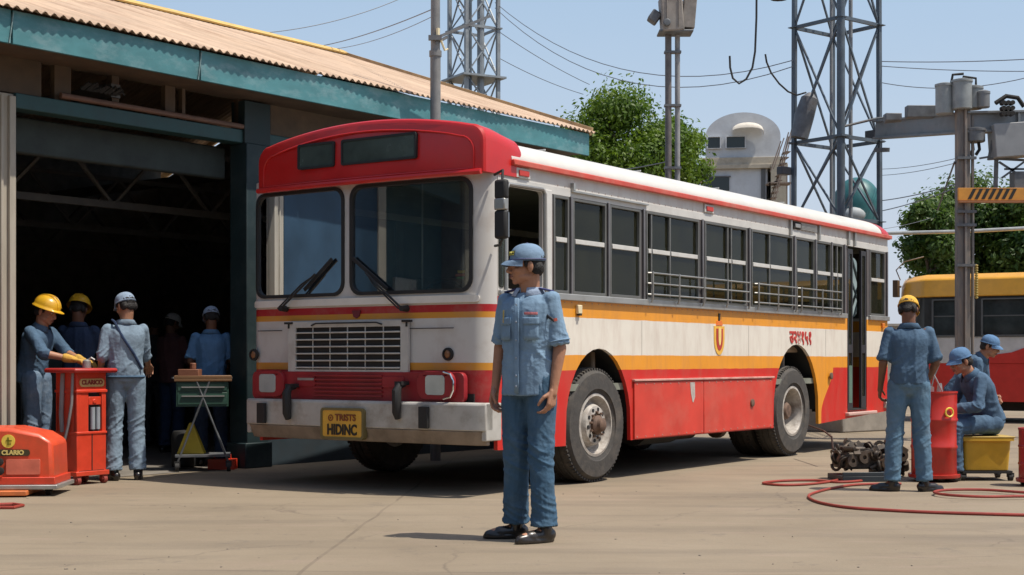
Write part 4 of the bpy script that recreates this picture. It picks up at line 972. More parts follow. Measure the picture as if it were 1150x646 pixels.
# ---------------------------------------------------------------- lattice towers
def lattice(nm, label, loc, rz, w0, w1, zt, levels, leg_r, mt, pipe=None, br=.022):
    root = thing(nm, label, 'tower', loc, rz)
    def cor(i, z):
        w = (w0 + (w1 - w0) * z / zt) / 2; return V(((-1, 1, 1, -1)[i] * w, (-1, -1, 1, 1)[i] * w, z))
    for i in range(4):
        t = MB(); r = leg_r * (1.7 if i == pipe else 1)
        if i == pipe: t.tube([cor(i, 0), cor(i, zt)], r, 12)
        else: t.beam(cor(i, 0), cor(i, zt), r * 1.7, r * 1.7)
        for z in levels[1:-1:2]: t.cbox(cor(i, z), (r * 3.2, r * 3.2, .03))
        t.build('leg', mt, root)
    t = MB()
    for a, b in zip(levels[:-1], levels[1:]):
        for i in range(4):
            j = (i + 1) % 4
            t.beam(cor(i, a), cor(j, b), br, br); t.beam(cor(j, a), cor(i, b), br, br)
    t.build('bracing', mt, root)
    for z in levels[1:]:
        t = MB()
        for i in range(4): t.beam(cor(i, z), cor((i + 1) % 4, z), br * 1.5, br * 2)
        for i in range(4): c = cor(i, z); t.cbox((c.x, c.y, z), (.14, .14, .012))
        t.build('ring_strut', mt, root)
    t = MB(); t.box((-w0 * .62, -w0 * .62, 0), (w0 * .62, w0 * .62, .40)); t.build('plinth', mat('plinth_concrete', (.27, .24, .20), .9, var=.2), root, .02)
    return root
M_TOW = mat('tower_blue_grey', (.085, .11, .135), .5, metal=.25, var=.25, scale=5, dirt=(.10, .085, .07), dirt_amt=.5)
M_TOWL = mat('tower_light_grey', (.25, .28, .30), .5, metal=.25, var=.2, scale=5, dirt=(.12, .10, .085), dirt_amt=.5)
zt22 = lambda py, d=22: H + (HZ - py) * d / F
lv = [0, 1.0, zt22(250), zt22(160), zt22(30), zt22(-110)]
TW = lattice('lattice_tower', 'big blue-grey lattice steel tower rising behind the rear of the bus', P(938, 405, 22) + V((.02, 0, -H)), R(38), 0.92, .88, zt22(-110), lv, .036, M_TOW, 0, .026)
t = MB(); t.tube([(-.40 + .36, -.5 + .2, 0), (-.04, -.3, zt22(-110))], .03, 8); t.tube([(.0, .1, 0), (.0, .1, zt22(-110))], .022, 8); t.build('conduit', mat('conduit_grey', (.2, .21, .22), .5), TW)
# bits bolted on the tower
t = MB(); t.tube([(-.5, .3, zt22(156)), (-.45, .25, zt22(132)), (-.38, .2, zt22(112)), (-.36, .2, zt22(106))], [.13, .15, .13, .05], 12); t.build('insulator_housing', M_STEELD, TW)
t = MB(); t.cbox((.45, -.35, zt22(152)), (.22, .18, .13)); t.build('junction_box', mat('box_dark', (.06, .06, .065), .5), TW, .01)
t = MB(); t.cbox((-.62, .5, zt22(192)), (.2, .12, .12)); t.build('junction_box', mat('box_dark', (.06, .06, .065), .5), TW, .01)
lv2 = [0, 2, 4, 6, 6.9, 7.9, 8.9, 9.9, 11]
TW2 = lattice('lattice_tower', 'slender grey lattice steel tower standing behind the workshop roof', P(532, 405, 30) + V((0, 0, -H)), R(30), .74, .74, 11, lv2, .042, M_TOWL, None, .026)
t = MB(); t.cyl((.0, -.3, 0), (.0, -.3, 11), .075, seg=10); t.build('riser_pipe', M_TOWL, TW2)
t = MB(); t.cyl((-.28, -.34, 0), (-.28, -.34, 11), .05, seg=8); t.build('riser_pipe', M_TOW, TW2)
t = MB(); t.box((-.5, -.5, 6.86), (.5, .5, 6.9)); t.build('platform', M_TOWL, TW2)
# ---------------------------------------------------------------- poles
pb = P(489, 405, 15.35); pb.z = 0
pl = thing('steel_pole', 'tall plain grey steel pole rising between the workshop fascia and the bus', 'pole', pb)
t = MB(); t.tube([(0, 0, -.02), (0, 0, 4.3)], .056, 14); t.tube([(0, 0, 4.3), (0, 0, 6.2)], .050, 14); t.lathe([(.056, 4.28), (.066, 4.28), (.066, 4.34), (.05, 4.34)], (0, 0, 0)); t.build('shaft', mat('pole_grey', (.20, .195, .19), .5, metal=.2, var=.2, dirt=(.12, .09, .07), dirt_amt=.4), pl)
t = MB(); z45 = H + (HZ - 44) * 15.35 / F; z15 = H + (HZ - 12) * 15.35 / F
t.beam((0, -.04, z45), (.56, .35, z15 + .02), .045, .03); t.beam((0, -.05, z45 - .06), (.12, .04, z45 + .03), .03, .03); t.cbox((0, -.06, z45), (.14, .05, .05)); t.build('bracket_arm', M_STEELD, pl)
t = MB(); t.tube([(.06, -.04, z45 - .02), (.10, 0, z45 - .12), (.13, .02, z45 - .1)], .012, 6); t.cyl((.03, -.06, z45 + .02), (.03, -.06, z45 + .1), .02, seg=8); t.build('insulator', M_CREAM, pl)
pb = P(755, 405, 20); pb.z = 0
pl = thing('lamp_post', 'twin-pipe steel post with a boxy weathered floodlight housing on top', 'lamp post', pb)
k20 = 20 / F; z20 = lambda py: H + (HZ - py) * k20
M_POST = mat('post_brown_grey', (.13, .115, .11), .55, metal=.2, var=.25, dirt=(.2, .18, .16), dirt_amt=.4)
t = MB(); t.tube([(-.055, 0, -.02), (-.055, 0, z20(36))], .045, 12); t.build('pipe', M_POST, pl)
t = MB(); t.tube([(.075, .03, -.02), (.075, .03, z20(36))], .036, 12); t.build('pipe', mat('post_grey_light', (.25, .25, .25), .5, var=.2), pl)
for z in (z20(190), z20(120), z20(60)): t = MB(); t.box((-.11, -.05, z), (.12, .06, z + .03)); t.build('clamp', M_STEELD, pl)
M_BOX = mat('housing_tan', (.24, .215, .19), .6, var=.25, scale=6, dirt=(.10, .07, .05), dirt_amt=.8)
t = MB(); Mr = Matrix.Rotation(R(-4), 3, 'Y')
t.cbox((-.02, -.05, z20(18)), (.30, .34, .50), Mr); t.build('housing', M_BOX, pl, .02)
t = MB(); t.cbox((.22, -.02, z20(17)), (.17, .32, .42), Matrix.Rotation(R(5), 3, 'Y')); t.box((-.10, -.235, z20(34)), (-.09, -.22, z20(0))); t.box((.06, -.235, z20(34)), (.07, -.22, z20(0))); t.build('housing', M_BOX, pl, .015)
t = MB(); t.cbox((-.25, -.02, z20(20)), (.14, .2, .16), Matrix.Rotation(R(35), 3, 'Y')); t.build('lamp_head', M_STEELD, pl, .02)
t = MB(); t.box((-.2, -.2, z20(39)), (.27, .15, z20(36.5))); t.cyl((-.1, -.2, z20(30)), (-.1, -.28, z20(30)), .05, seg=10); t.build('mounting_plate', M_STEELD, pl, .01)
pb = G(1083, 495)
# ---------------------------------------------------------------- gantry
GD = 19.0; kg = GD / F; zg = lambda py: H + (HZ - py) * kg
pb = P(1081, 405, GD); pb.z = 0
gt = thing('gantry_post', 'weathered steel gantry post with hazard-striped cross bar in front of the yellow-roofed bus', 'gantry', pb)
t = MB(); M_GP = mat('gantry_column', (.20, .18, .165), .65, metal=.2, var=.3, scale=5, dirt=(.33, .22, .13), dirt_amt=.6, dscale=5, stretch=(3, 3, .6))
t.box((-.085, -.06, 0), (.0, .06, zg(118))); t.box((-.0, -.10, 0), (.03, .10, zg(118))); t.box((.03, -.06, 0), (.085, .06, zg(118))); t.cyl((.125, -.02, 0), (.125, -.02, zg(130)), .022, seg=8); t.box((-.18, -.18, 0), (.18, .18, .03))
t.build('column', M_GP, gt, .004)
for z in (zg(300), zg(255), zg(180), zg(240)): t = MB(); t.box((-.1, -.11, z), (.15, -.06, z + .035)); t.build('strap', M_STEELD, gt)
hz_ = MB(); hz_.box((-.10, -.145, zg(226.5)), (3.4, -.105, zg(212.5))); hb = hz_.build('hazard_bar', mat('hazard_orange', (.62, .27, .04), .55, var=.15, dirt=(.25, .12, .05), dirt_amt=.5), gt, .004)
hz_ = MB()
for k in range(7):
    x = .02 + k * .088
    hz_.panel([(x, zg(225)), (x + .045, zg(225)), (x + .115, zg(213.5)), (x + .07, zg(213.5))], [], (0, -.148, 0), (1, 0, 0), (0, 0, 1), -.002)
hz_.build('hazard_stripe', M_BTXT, hb, fixn=True)
hz_ = MB(); hz_.box((.11, -.147, zg(214)), (.62, -.1455, zg(213))); hz_.box((-.09, -.16, zg(229)), (3.4, -.09, zg(226.7))); hz_.build('lower_flange', mat('flange_rust', (.32, .13, .05), .6), hb)
# horizontal girder from the tower over the post to the right
ga = P(985, 146, 21.4) - gt.location; gb_ = P(1084, 138, GD) - gt.location; gc = gb_ + V((4.2, .3, .15))
M_GIR = mat('girder_grey', (.20, .215, .225), .5, metal=.3, var=.25, scale=4, dirt=(.13, .10, .08), dirt_amt=.5)
t = MB()
for a, b in ((ga, gb_), (gb_, gc)):
    up = V((0, 0, 1)); t.beam(a, b, .06, .24); t.beam(a + up * .125, b + up * .125, .16, .03); t.beam(a - up * .125, b - up * .125, .16, .03)
    n = 6
    for k in range(1, n): c = a.lerp(b, k / n); t.cbox(c, (.03, .15, .22))
t.build('girder', M_GIR, gt, .004)
t = MB(); t.beam(ga + V((0, 0, -.3)), gb_.lerp(ga, .88) + V((0, 0, -.3)), .1, .06); t.tube([ga + V((-.5, 0, .05)), ga + V((0, 0, .17)), ga + V((.25, -.1, .17))], .02, 6); t.build('conduit', M_STEELD, gt)
cz = zg(120)
def gcyl(nm, px, py0, py1, wpx, dy=0, mt=M_GIR):
    x = (px - 1081) * kg; t = MB(); r = wpx * kg / 2
    t.lathe([(r * .9, zg(py1)), (r, zg(py1) + .01), (r, zg(py0) - .03), (r * 1.08, zg(py0) - .03), (r * 1.08, zg(py0)), (r * .5, zg(py0) + .02), (.001, zg(py0) + .02)], (x, dy, 0), seg=18)
    return t.build(nm, mt, gt)
M_GLT = mat('transformer_grey', (.27, .29, .29), .5, metal=.2, var=.2, scale=6, dirt=(.13, .12, .11), dirt_amt=.5)
gcyl('transformer_can', 1062, 94, 128, 20, .05, M_GLT); gcyl('transformer_can', 1079, 91, 124, 22, -.05, M_GLT); gcyl('transformer_can', 1094, 97, 122, 22, .06, M_GLT)
gcyl('transformer_can', 1103, 104, 122, 14, -.05, M_GIR); gcyl('lower_can', 1095, 145, 160, 22, 0, M_STEELD)
t = MB(); t.cbox((( 1018 - 1081) * kg, .7, zg(122)), (.22, .16, .10)); t.cyl(((1008 - 1081) * kg, .7, zg(124)), ((1028 - 1081) * kg, .7, zg(122)), .06, seg=12); t.cbox(((1043 - 1081) * kg, .4, zg(120)), (.38, .15, .16)); t.build('motor', M_STEELD, gt, .01)
t = MB(); t.tube([P(1068, 95, GD) - gt.location, P(1070, 84, GD) - gt.location, P(1082, 83, GD) - gt.location], .018, 6); t.tube([P(1080, 94, GD) - gt.location, P(1082, 86, GD) - gt.location, P(1096, 88, GD) - gt.location, P(1096, 98, GD) - gt.location], .016, 6)
t.build('bushing_pipe', M_DARK, gt); t = MB()
t.tube([P(1118, 116, GD) - gt.location, P(1130, 108, GD) - gt.location, P(1143, 110, GD) - gt.location, P(1150, 120, GD) - gt.location], .03, 8)
for k in range(9): c = P(1122 + (k % 3) * 5, 118 + (k // 3) * 6, GD) - gt.location + V((0, -.1, 0)); t.cyl(c, c + V((0, -.09, 0)), .032, seg=8)
t.build('bushing_cluster', M_DARK, gt)
t = MB(); c = P(1140, 158, GD) - gt.location; t.cbox(c, (.62, .3, .44), Matrix.Rotation(R(-4), 3, 'Y')); t.build('control_cabinet', mat('cabinet_grey', (.25, .26, .27), .5, var=.1), gt, .01)
t = MB(); t.beam(P(1117, 145, GD) - gt.location, P(1110, 180, GD) - gt.location, .03, .03); t.beam(P(1120, 145, GD) - gt.location, P(1118, 212, GD) - gt.location, .045, .045); t.beam(P(1112, 178, GD) - gt.location, P(1150, 180, GD) - gt.location, .03, .03)
for a, b in (((1122, 182), (1150, 200)), ((1150, 182), (1125, 200)), ((1100, 178), (1112, 176)), ((1128, 190), (1150, 190))): t.beam(P(*a, GD) - gt.location, P(*b, GD) - gt.location, .025, .025)
c = P(1146, 203, GD) - gt.location; t.cbox(c, (.22, .2, .22)); t.build('hanging_frame', M_STEELD, gt)
t = MB()
for px in (1092, 1099): t.tube([P(px, 160, GD) - gt.location, P(px + 1, 168, GD) - gt.location, P(px - 3, 174, GD) - gt.location], .022, 8)
t.build('hook', M_DARK, gt)
t = MB(); t.tube([P(1072, 182, GD) - gt.location, P(1053, 236, GD + 1.5) - gt.location], .012, 6); t.build('guy_rod', M_STEELD, gt)
# chain of insulators on a stay beside the column
t = MB()
for k in range(14): t.lathe([(.012, 0), (.024, .012), (.024, .022), (.012, .03)], (.15, -.10, zg(336) + k * .032), seg=8)
t.build('insulator_chain', mat('chain_ochre', (.4, .3, .08), .5), gt)
t = MB(); a = P(1000, 262, 26); b = P(1180, 255, 24.5); t.tube([a, a.lerp(b, .5) + V((0, 0, -.02)), b], .032, 8); t.cyl(V((b.x, b.y, 0)), b + V((0, 0, .1)), .06, seg=10); t.cyl(V((a.x - .3, a.y + .2, 0)), V((a.x - .3, a.y + .2, a.z + .1)), .05, seg=10); t.cyl(a, V((a.x - .3, a.y + .2, a.z)), .03, seg=8)
tag(t.build('pipe_rail', mat('pipe_white_grey', (.42, .43, .42), .5, var=.2), None), 'thin pale pipe running level across the dark trees', 'pipe')
# teal tank hood
tk = thing('water_tank', 'teal hooded round tank showing over the rear of the bus roof inside the tower', 'tank', P(962, 405, 25) + V((0, 0, -H)))
k25 = 25 / F; z25 = lambda py: H + (HZ - py) * k25
t = MB(); rgs = []
for i in range(13):
    a = PI / 2 * i / 12; rgs.append((.42 * math.cos(a) + .001, z25(232) + .50 * math.sin(a)))
t.lathe([(.42, z25(262)), (.42, z25(232))] + rgs[1:], (0, 0, 0), seg=28); t.build('hood', mat('hood_teal', (.02, .12, .125), .45, var=.2, scale=5, dirt=(.1, .13, .13), dirt_amt=.4), tk)
t = MB(); t.ell((-.12, -.36, z25(244)), (.20, .12, .14)); t.build('bulge', mat('tank_white', (.32, .35, .36), .6), tk)
t = MB()
for x, y in ((-.3, -.3), (.3, -.3), (.3, .3), (-.3, .3)): t.cyl((x, y, 0), (x, y, z25(262)), .04, seg=8)
t.build('stand', M_STEELD, tk)
# ---------------------------------------------------------------- wires
M_WIRE = mat('wire_grey', (.13, .14, .16), .6)
def wire(label, a, b, sag, r=.008, mid=None):
    a, b = V(a), V(b); pts = [a.lerp(b, i / 16) - V((0, 0, sag * 4 * (i / 16) * (1 - i / 16))) for i in range(17)]
    t = MB(); t.tube(pts, r * .68, 5); tag(t.build('overhead_wire', M_WIRE, None), label, 'wire', 'overhead wires')
wire('overhead wire rising from the workshop ridge to the top edge, left of the pole', P(285, 38, 22), P(460, -6, 24), .12, .009)
wire('upper of two wires reaching the steel pole from over the workshop roof', P(354, 53, 22), P(489, 9, 15.5), .05, .009)
wire('lower of two wires reaching the steel pole from over the workshop roof', P(364, 56, 22), P(489, 17, 15.5), .08, .006)
wire('highest wire from the slender tower across the sky to the big lattice tower', P(556, 3, 30), P(890, 68, 22), .75, .011)
wire('second wire from the slender tower across the sky to the big lattice tower', P(556, 9, 30), P(890, 75, 22), .85, .011)
wire('wire running from the slender tower down to the top of the leafy tree', P(558, 34, 30), P(662, 95, 33), .06, .011)
wire('lowest wire from the slender tower down behind the leafy tree', P(558, 64, 30), P(655, 106, 33), .06, .011)
wire('topmost wire from the big lattice tower out to the right edge', P(985, 69, 22), P(1180, 65, 20), .03, .010)
wire('second wire from the big lattice tower out to the right edge', P(985, 74, 22), P(1180, 80, 20), .03, .009)
wire('sagging wire passing just above the transformer cans at the right', P(985, 92, 22), P(1180, 80, 20), .16, .009)
wire('upper of two close wires from behind the tower to the gantry post below its girder', P(990, 190, 25), P(1074, 178, 19), .03, .007)
wire('lower of two close wires from behind the tower to the gantry post below its girder', P(990, 197, 25), P(1074, 183, 19), .03, .007)
wire('thick upper wire meeting the gantry post just above the hazard bar', P(985, 226, 25), P(1074, 207, 19), .03, .012)
wire('thick lower wire meeting the gantry post just above the hazard bar', P(985, 238, 25), P(1074, 211, 19), .03, .012)
wire('faint low wire from the rear of the bus up into the dark trees', P(985, 258, 30), P(1045, 245, 33), .03, .008)
wire('thin wire from the twin-pipe post to the tree on its left', P(680, 152, 24) + V((0,0,-.6)), P(752, 181, 20), .02, .012)
t = MB(); D_ = 15
t.tube([P(850, -60, D_), P(849.5, 20, D_), P(848, 58, D_), P(845, 76, D_), P(838, 89, D_), P(830, 94, D_), P(823, 88, D_), P(820, 76, D_), P(819.5, 63, D_)], .011, 8)
tag(t.build('hanging_cable', M_BLACK, None), 'thick black cable hanging from above and curling up in a J', 'cable')
t = MB(); t.tube([P(859.5, 61, 20), P(861, 70, 20), P(866, 82, 20.5), P(875, 94, 21), P(885, 103, 21.3), P(895, 107, 21.6), P(905, 104, 21.8)], .013, 8)
tag(t.build('hanging_cable', M_BLACK, None), 'black cable curving down from the left into the big lattice tower', 'cable')
t = MB(); t.lathe([(.03, 0), (.12, .02), (.13, .06), (.05, .14), (.02, .2)], P(875, 1, 20), seg=12); t.tube([P(875, -5, 20), P(875, -70, 20)], .008, 6)
tag(t.build('hanging_lamp', M_DARK, None), 'small dark lamp hanging at the top edge, left of the big lattice tower', 'lamp')

# ---------------------------------------------------------------- second bus
b2d = V((math.cos(R(29)), -math.sin(R(29)), 0))
B2 = thing('bus', 'parked bus with yellow roof band, grey middle and red skirt at the right edge', 'bus', P(1006, 405, 25.4) + V((0, 0, -H)), R(-29))
k2 = 25 / F; z2 = lambda py: H + (HZ - py) * k2
M_B2Y = mat('bus_yellow', (.74, .36, .03), .4, var=.08, coat=.3, dirt=(.4, .22, .05), dirt_amt=.3)
M_B2R = mat('second_bus_red', (.58, .03, .02), .45, var=.1); M_B2G = mat('second_bus_grey', (.58, .56, .54), .5, var=.12)
def ring2(x, w0, w1, z0, z1):
    return [V((x, w0, z0)), V((x, w1, z0)), V((x, w1, z1 - .1)), V((x, w1 - .15, z1)), V((x, w0 + .22, z1)), V((x, w0 + .06, z1 - .09))]
t = MB(); t.loft([ring2(-.02, .45, 2.2, z2(332), z2(313)), ring2(.10, .28, 2.35, z2(333), z2(309.5)), ring2(.42, .03, 2.5, z2(333.5), z2(308)), ring2(.5, .0, 2.5, z2(333.5), z2(307.5)), ring2(9, 0, 2.5, z2(333.5), z2(307.5))])
t.build('roof_band', M_B2Y, B2, .02, fixn=True)
def ring3(x, w0, w1, z0, z1): return [V((x, w0, z0)), V((x, w1, z0)), V((x, w1, z1)), V((x, w0, z1))]
def body3(nm, z0, z1, mt, ins=0):
    t = MB(); t.loft([ring3(.03 + ins, .42 + ins, 2.2, z0, z1), ring3(.48, .03 + ins, 2.45, z0, z1), ring3(.58, .02 + ins, 2.45, z0, z1), ring3(8.9, .02 + ins, 2.45, z0, z1)]); return t.build(nm, mt, B2, .006, fixn=True)
body3('skirt', .36, z2(408), M_B2R); body3('waist', z2(408) + .001, z2(379), M_B2G); body3('window_band', z2(379) + .001, z2(333.5) - .001, mat('second_bus_black', (.03, .032, .032), .4, var=.3), .03)
for a, b in ((.62, 1.35), (1.45, 2.35), (2.45, 3.3), (3.4, 4.3), (4.4, 5.3), (5.4, 6.3), (6.4, 7.3), (7.4, 8.3)):
    t = MB(); t.panel(rrect(a, z2(378), b, z2(336), .03), [rrect(a + .03, z2(376.5), b - .03, z2(337.5), .02)], (0, .02, 0), (1, 0, 0), (0, 0, 1), -.03); t.box((a + .03, .025, z2(356)), (b - .03, .04, z2(354.6)))
    w_ = t.build('window', mat('frame_grey', (.10, .105, .105), .5), B2, fixn=True)
    t = MB(); t.box((a + .02, .035, z2(377)), (b - .02, .045, z2(337))); t.build('pane', mat('second_bus_glass', (.03, .04, .042), .12, var=.5, scale=3), w_)
t = MB(); t.panel([(1.45, z2(408)), (8.8, z2(408)), (8.8, z2(390)), (2.2, z2(390)), (1.95, z2(396)), (1.6, z2(399))][::-1], [], (0, .012, 0), (1, 0, 0), (0, 0, 1), -.008); t.build('red_flash', M_B2R, B2, fixn=True)
t = MB(); t.box((.5, .005, z2(378.6)), (8.9, .018, z2(376.8) - .02)); t.build('waist_rail', M_ALU, B2)
t = MB(); t.box((.6, .3, .2), (8.8, 2.2, .45)); t.build('chassis', M_DARK, B2)
for x in (3.5, 7.4):
    w_ = MB(); w_.lathe([(.25, -.13), (.46, -.13), (.5, -.08), (.5, .08), (.46, .13), (.25, .13)], (x, .16, .5), (0, -1, 0), 32, True); wo = w_.build('wheel', M_TYRE, B2, fixn=True)
    w_ = MB(); w_.lathe([(.25, .1), (.2, .04), (.1, .08), (.001, .08)], (x, .16, .5), (0, -1, 0), 24); w_.build('rim', M_RIM, wo)
    w_ = MB(); w_.lathe([(.56, .0), (.58, .012), (.60, .012)], (x, .018, .5), (0, -1, 0), 28); w_.build('wheel_arch', M_BLACK, B2)
t = MB(); t.cbox((-.08, .35, z2(322)), (.09, .16, .3)); t.tube([(.0, .4, z2(320)), (-.08, .38, z2(318))], .02, 6); t.tube([(-.02, .4, z2(312)), (-.12, .5, z2(300)), (.0, .6, z2(290)), (.3, .8, z2(284))], .012, 6); t.build('mirror', mat('mirror_brown', (.10, .06, .03), .5), B2, .02)
t = MB(); t.beam((.15, .24, z2(378)), (.34, .12, z2(334)), .05, .03); t.build('corner_pillar', mat('frame_grey', (.1, .105, .105), .5), B2)
# ================================================================== PEOPLE
def fabric(nm, col, dirt=(.05, .06, .07), amt=.35, rough=.85, var=.14):
    return mat(nm, col, rough, var=var, scale=5, bump=.35, bscale=22, dirt=dirt, dirt_amt=amt, dscale=4, spec=.2)
M_SKIN = mat('skin_brown', (.38, .19, .115), .5, var=.12, scale=12, bump=.06, bscale=60, spec=.35)
M_SKIND = mat('skin_dark', (.17, .08, .048), .5, var=.12, scale=12, spec=.35)
M_HAIR = mat('black_hair', (.012, .010, .009), .7, var=.3, bump=.5, bscale=90)
M_EYE = mat('eye_white', (.6, .57, .52), .3, var=.02); M_IRIS = mat('iris', (.02, .012, .008), .2)
M_LIP = mat('lips', (.20, .075, .055), .5); M_SHOE = mat('shoe_leather', (.016, .013, .012), .32, var=.2, coat=.3, dirt=(.1, .08, .06), dirt_amt=.3)
M_BELT = mat('belt_dark', (.02, .022, .03), .6)

def frame_m(o, fwd, up):   # columns: right(x), back(-fwd) y, up z
    up = V(up).normalized(); fwd = V(fwd).normalized(); x = fwd.cross(up).normalized() * -1
    # local -Y is the facing direction; local +X is the figure's left
    y = -fwd; x = y.cross(up).normalized(); z = x.cross(y).normalized()
    return Matrix(((x.x, y.x, z.x, o[0]), (x.y, y.y, z.y, o[1]), (x.z, y.z, z.z, o[2]), (0, 0, 0, 1)))
def wrinkle(vs, ns, fn, amp, seed=0, sc=(9, 9, 17)):
    out = []
    for p, n in zip(vs, ns):
        m = fn(p); sk_ = p.z * .8
        a = V((p.x * sc[0] * 1.5 + seed * 3.7, p.y * sc[1] * 1.5, p.z * sc[2] * .22))
        b = V((p.x * sc[0] * .7 + sk_ * 3, p.y * sc[1] * .7, p.z * sc[2] * 1.1 + p.x * 9 + seed))
        ra = 1 - min(1, abs(noise.noise(a)) * 3.2); rb = 1 - min(1, abs(noise.noise(b)) * 3.4)
        w = ra * .55 + max(0, m - .5) * rb * rb * .9 - .3
        out.append(p + n * (w * amp))
    return out
def obj_from(vs, fs, nm, mt, parent, sharp=60):
    me = bpy.data.meshes.new(nm); me.from_pydata([tuple(v) for v in vs], [], fs); me.materials.append(mt); me.shade_smooth()
    o = bpy.data.objects.new(nm, me); COL.objects.link(o); o.parent = parent; return o

def hand(mb, wr, d, nrm, thumb_dir, curl, sc=1.0):
    """wrist, direction of the hand, palm normal (fingers curl towards it), side the thumb leaves from"""
    d = V(d).normalized(); nrm = (V(nrm) - d * V(nrm).dot(d)).normalized(); sd = d.cross(nrm).normalized()
    if sd.dot(V(thumb_dir)) < 0: sd = -sd
    wr = V(wr)
    mb.cap(wr - d * .05, wr + d * .02, .026 * sc, .025 * sc, 10)
    for i, (off, L1, L2, L3, ml) in enumerate(((.030, .042, .026, .020, .086), (.010, .046, .030, .021, .090), (-.010, .042, .028, .020, .086), (-.029, .033, .021, .018, .078))):
        k = wr + d * ml * sc + sd * off * sc
        mb.cap(wr + d * .01 + sd * off * .6 * sc, k, .015 * sc, .0125 * sc, 8)
        a = curl * (1 + .12 * i); p = k; ang = 0
        ax = sd
        for L_, r0, r1 in ((L1, .0100, .0090), (L2, .0090, .0082), (L3, .0082, .0070)):
            ang += a; dd = d * math.cos(ang) + nrm * math.sin(ang) + sd * (off * .9)
            q = p + dd.normalized() * L_ * sc; mb.cap(p, q, r0 * sc, r1 * sc, 8); p = q
    b = wr + d * .025 * sc + sd * .022 * sc + nrm * .008; t1 = b + (d * .55 + sd * .6 + nrm * .35).normalized() * .042 * sc
    mb.cap(b, t1, .014 * sc, .0115 * sc, 8); t2 = t1 + (d * .85 + sd * .15 + nrm * (.3 + curl * .4)).normalized() * .032 * sc
    mb.cap(t1, t2, .0112 * sc, .0095 * sc, 8); t3 = t2 + (d * .95 - sd * .1 + nrm * (.3 + curl * .5)).normalized() * .024 * sc; mb.cap(t2, t3, .0096 * sc, .008 * sc, 8)

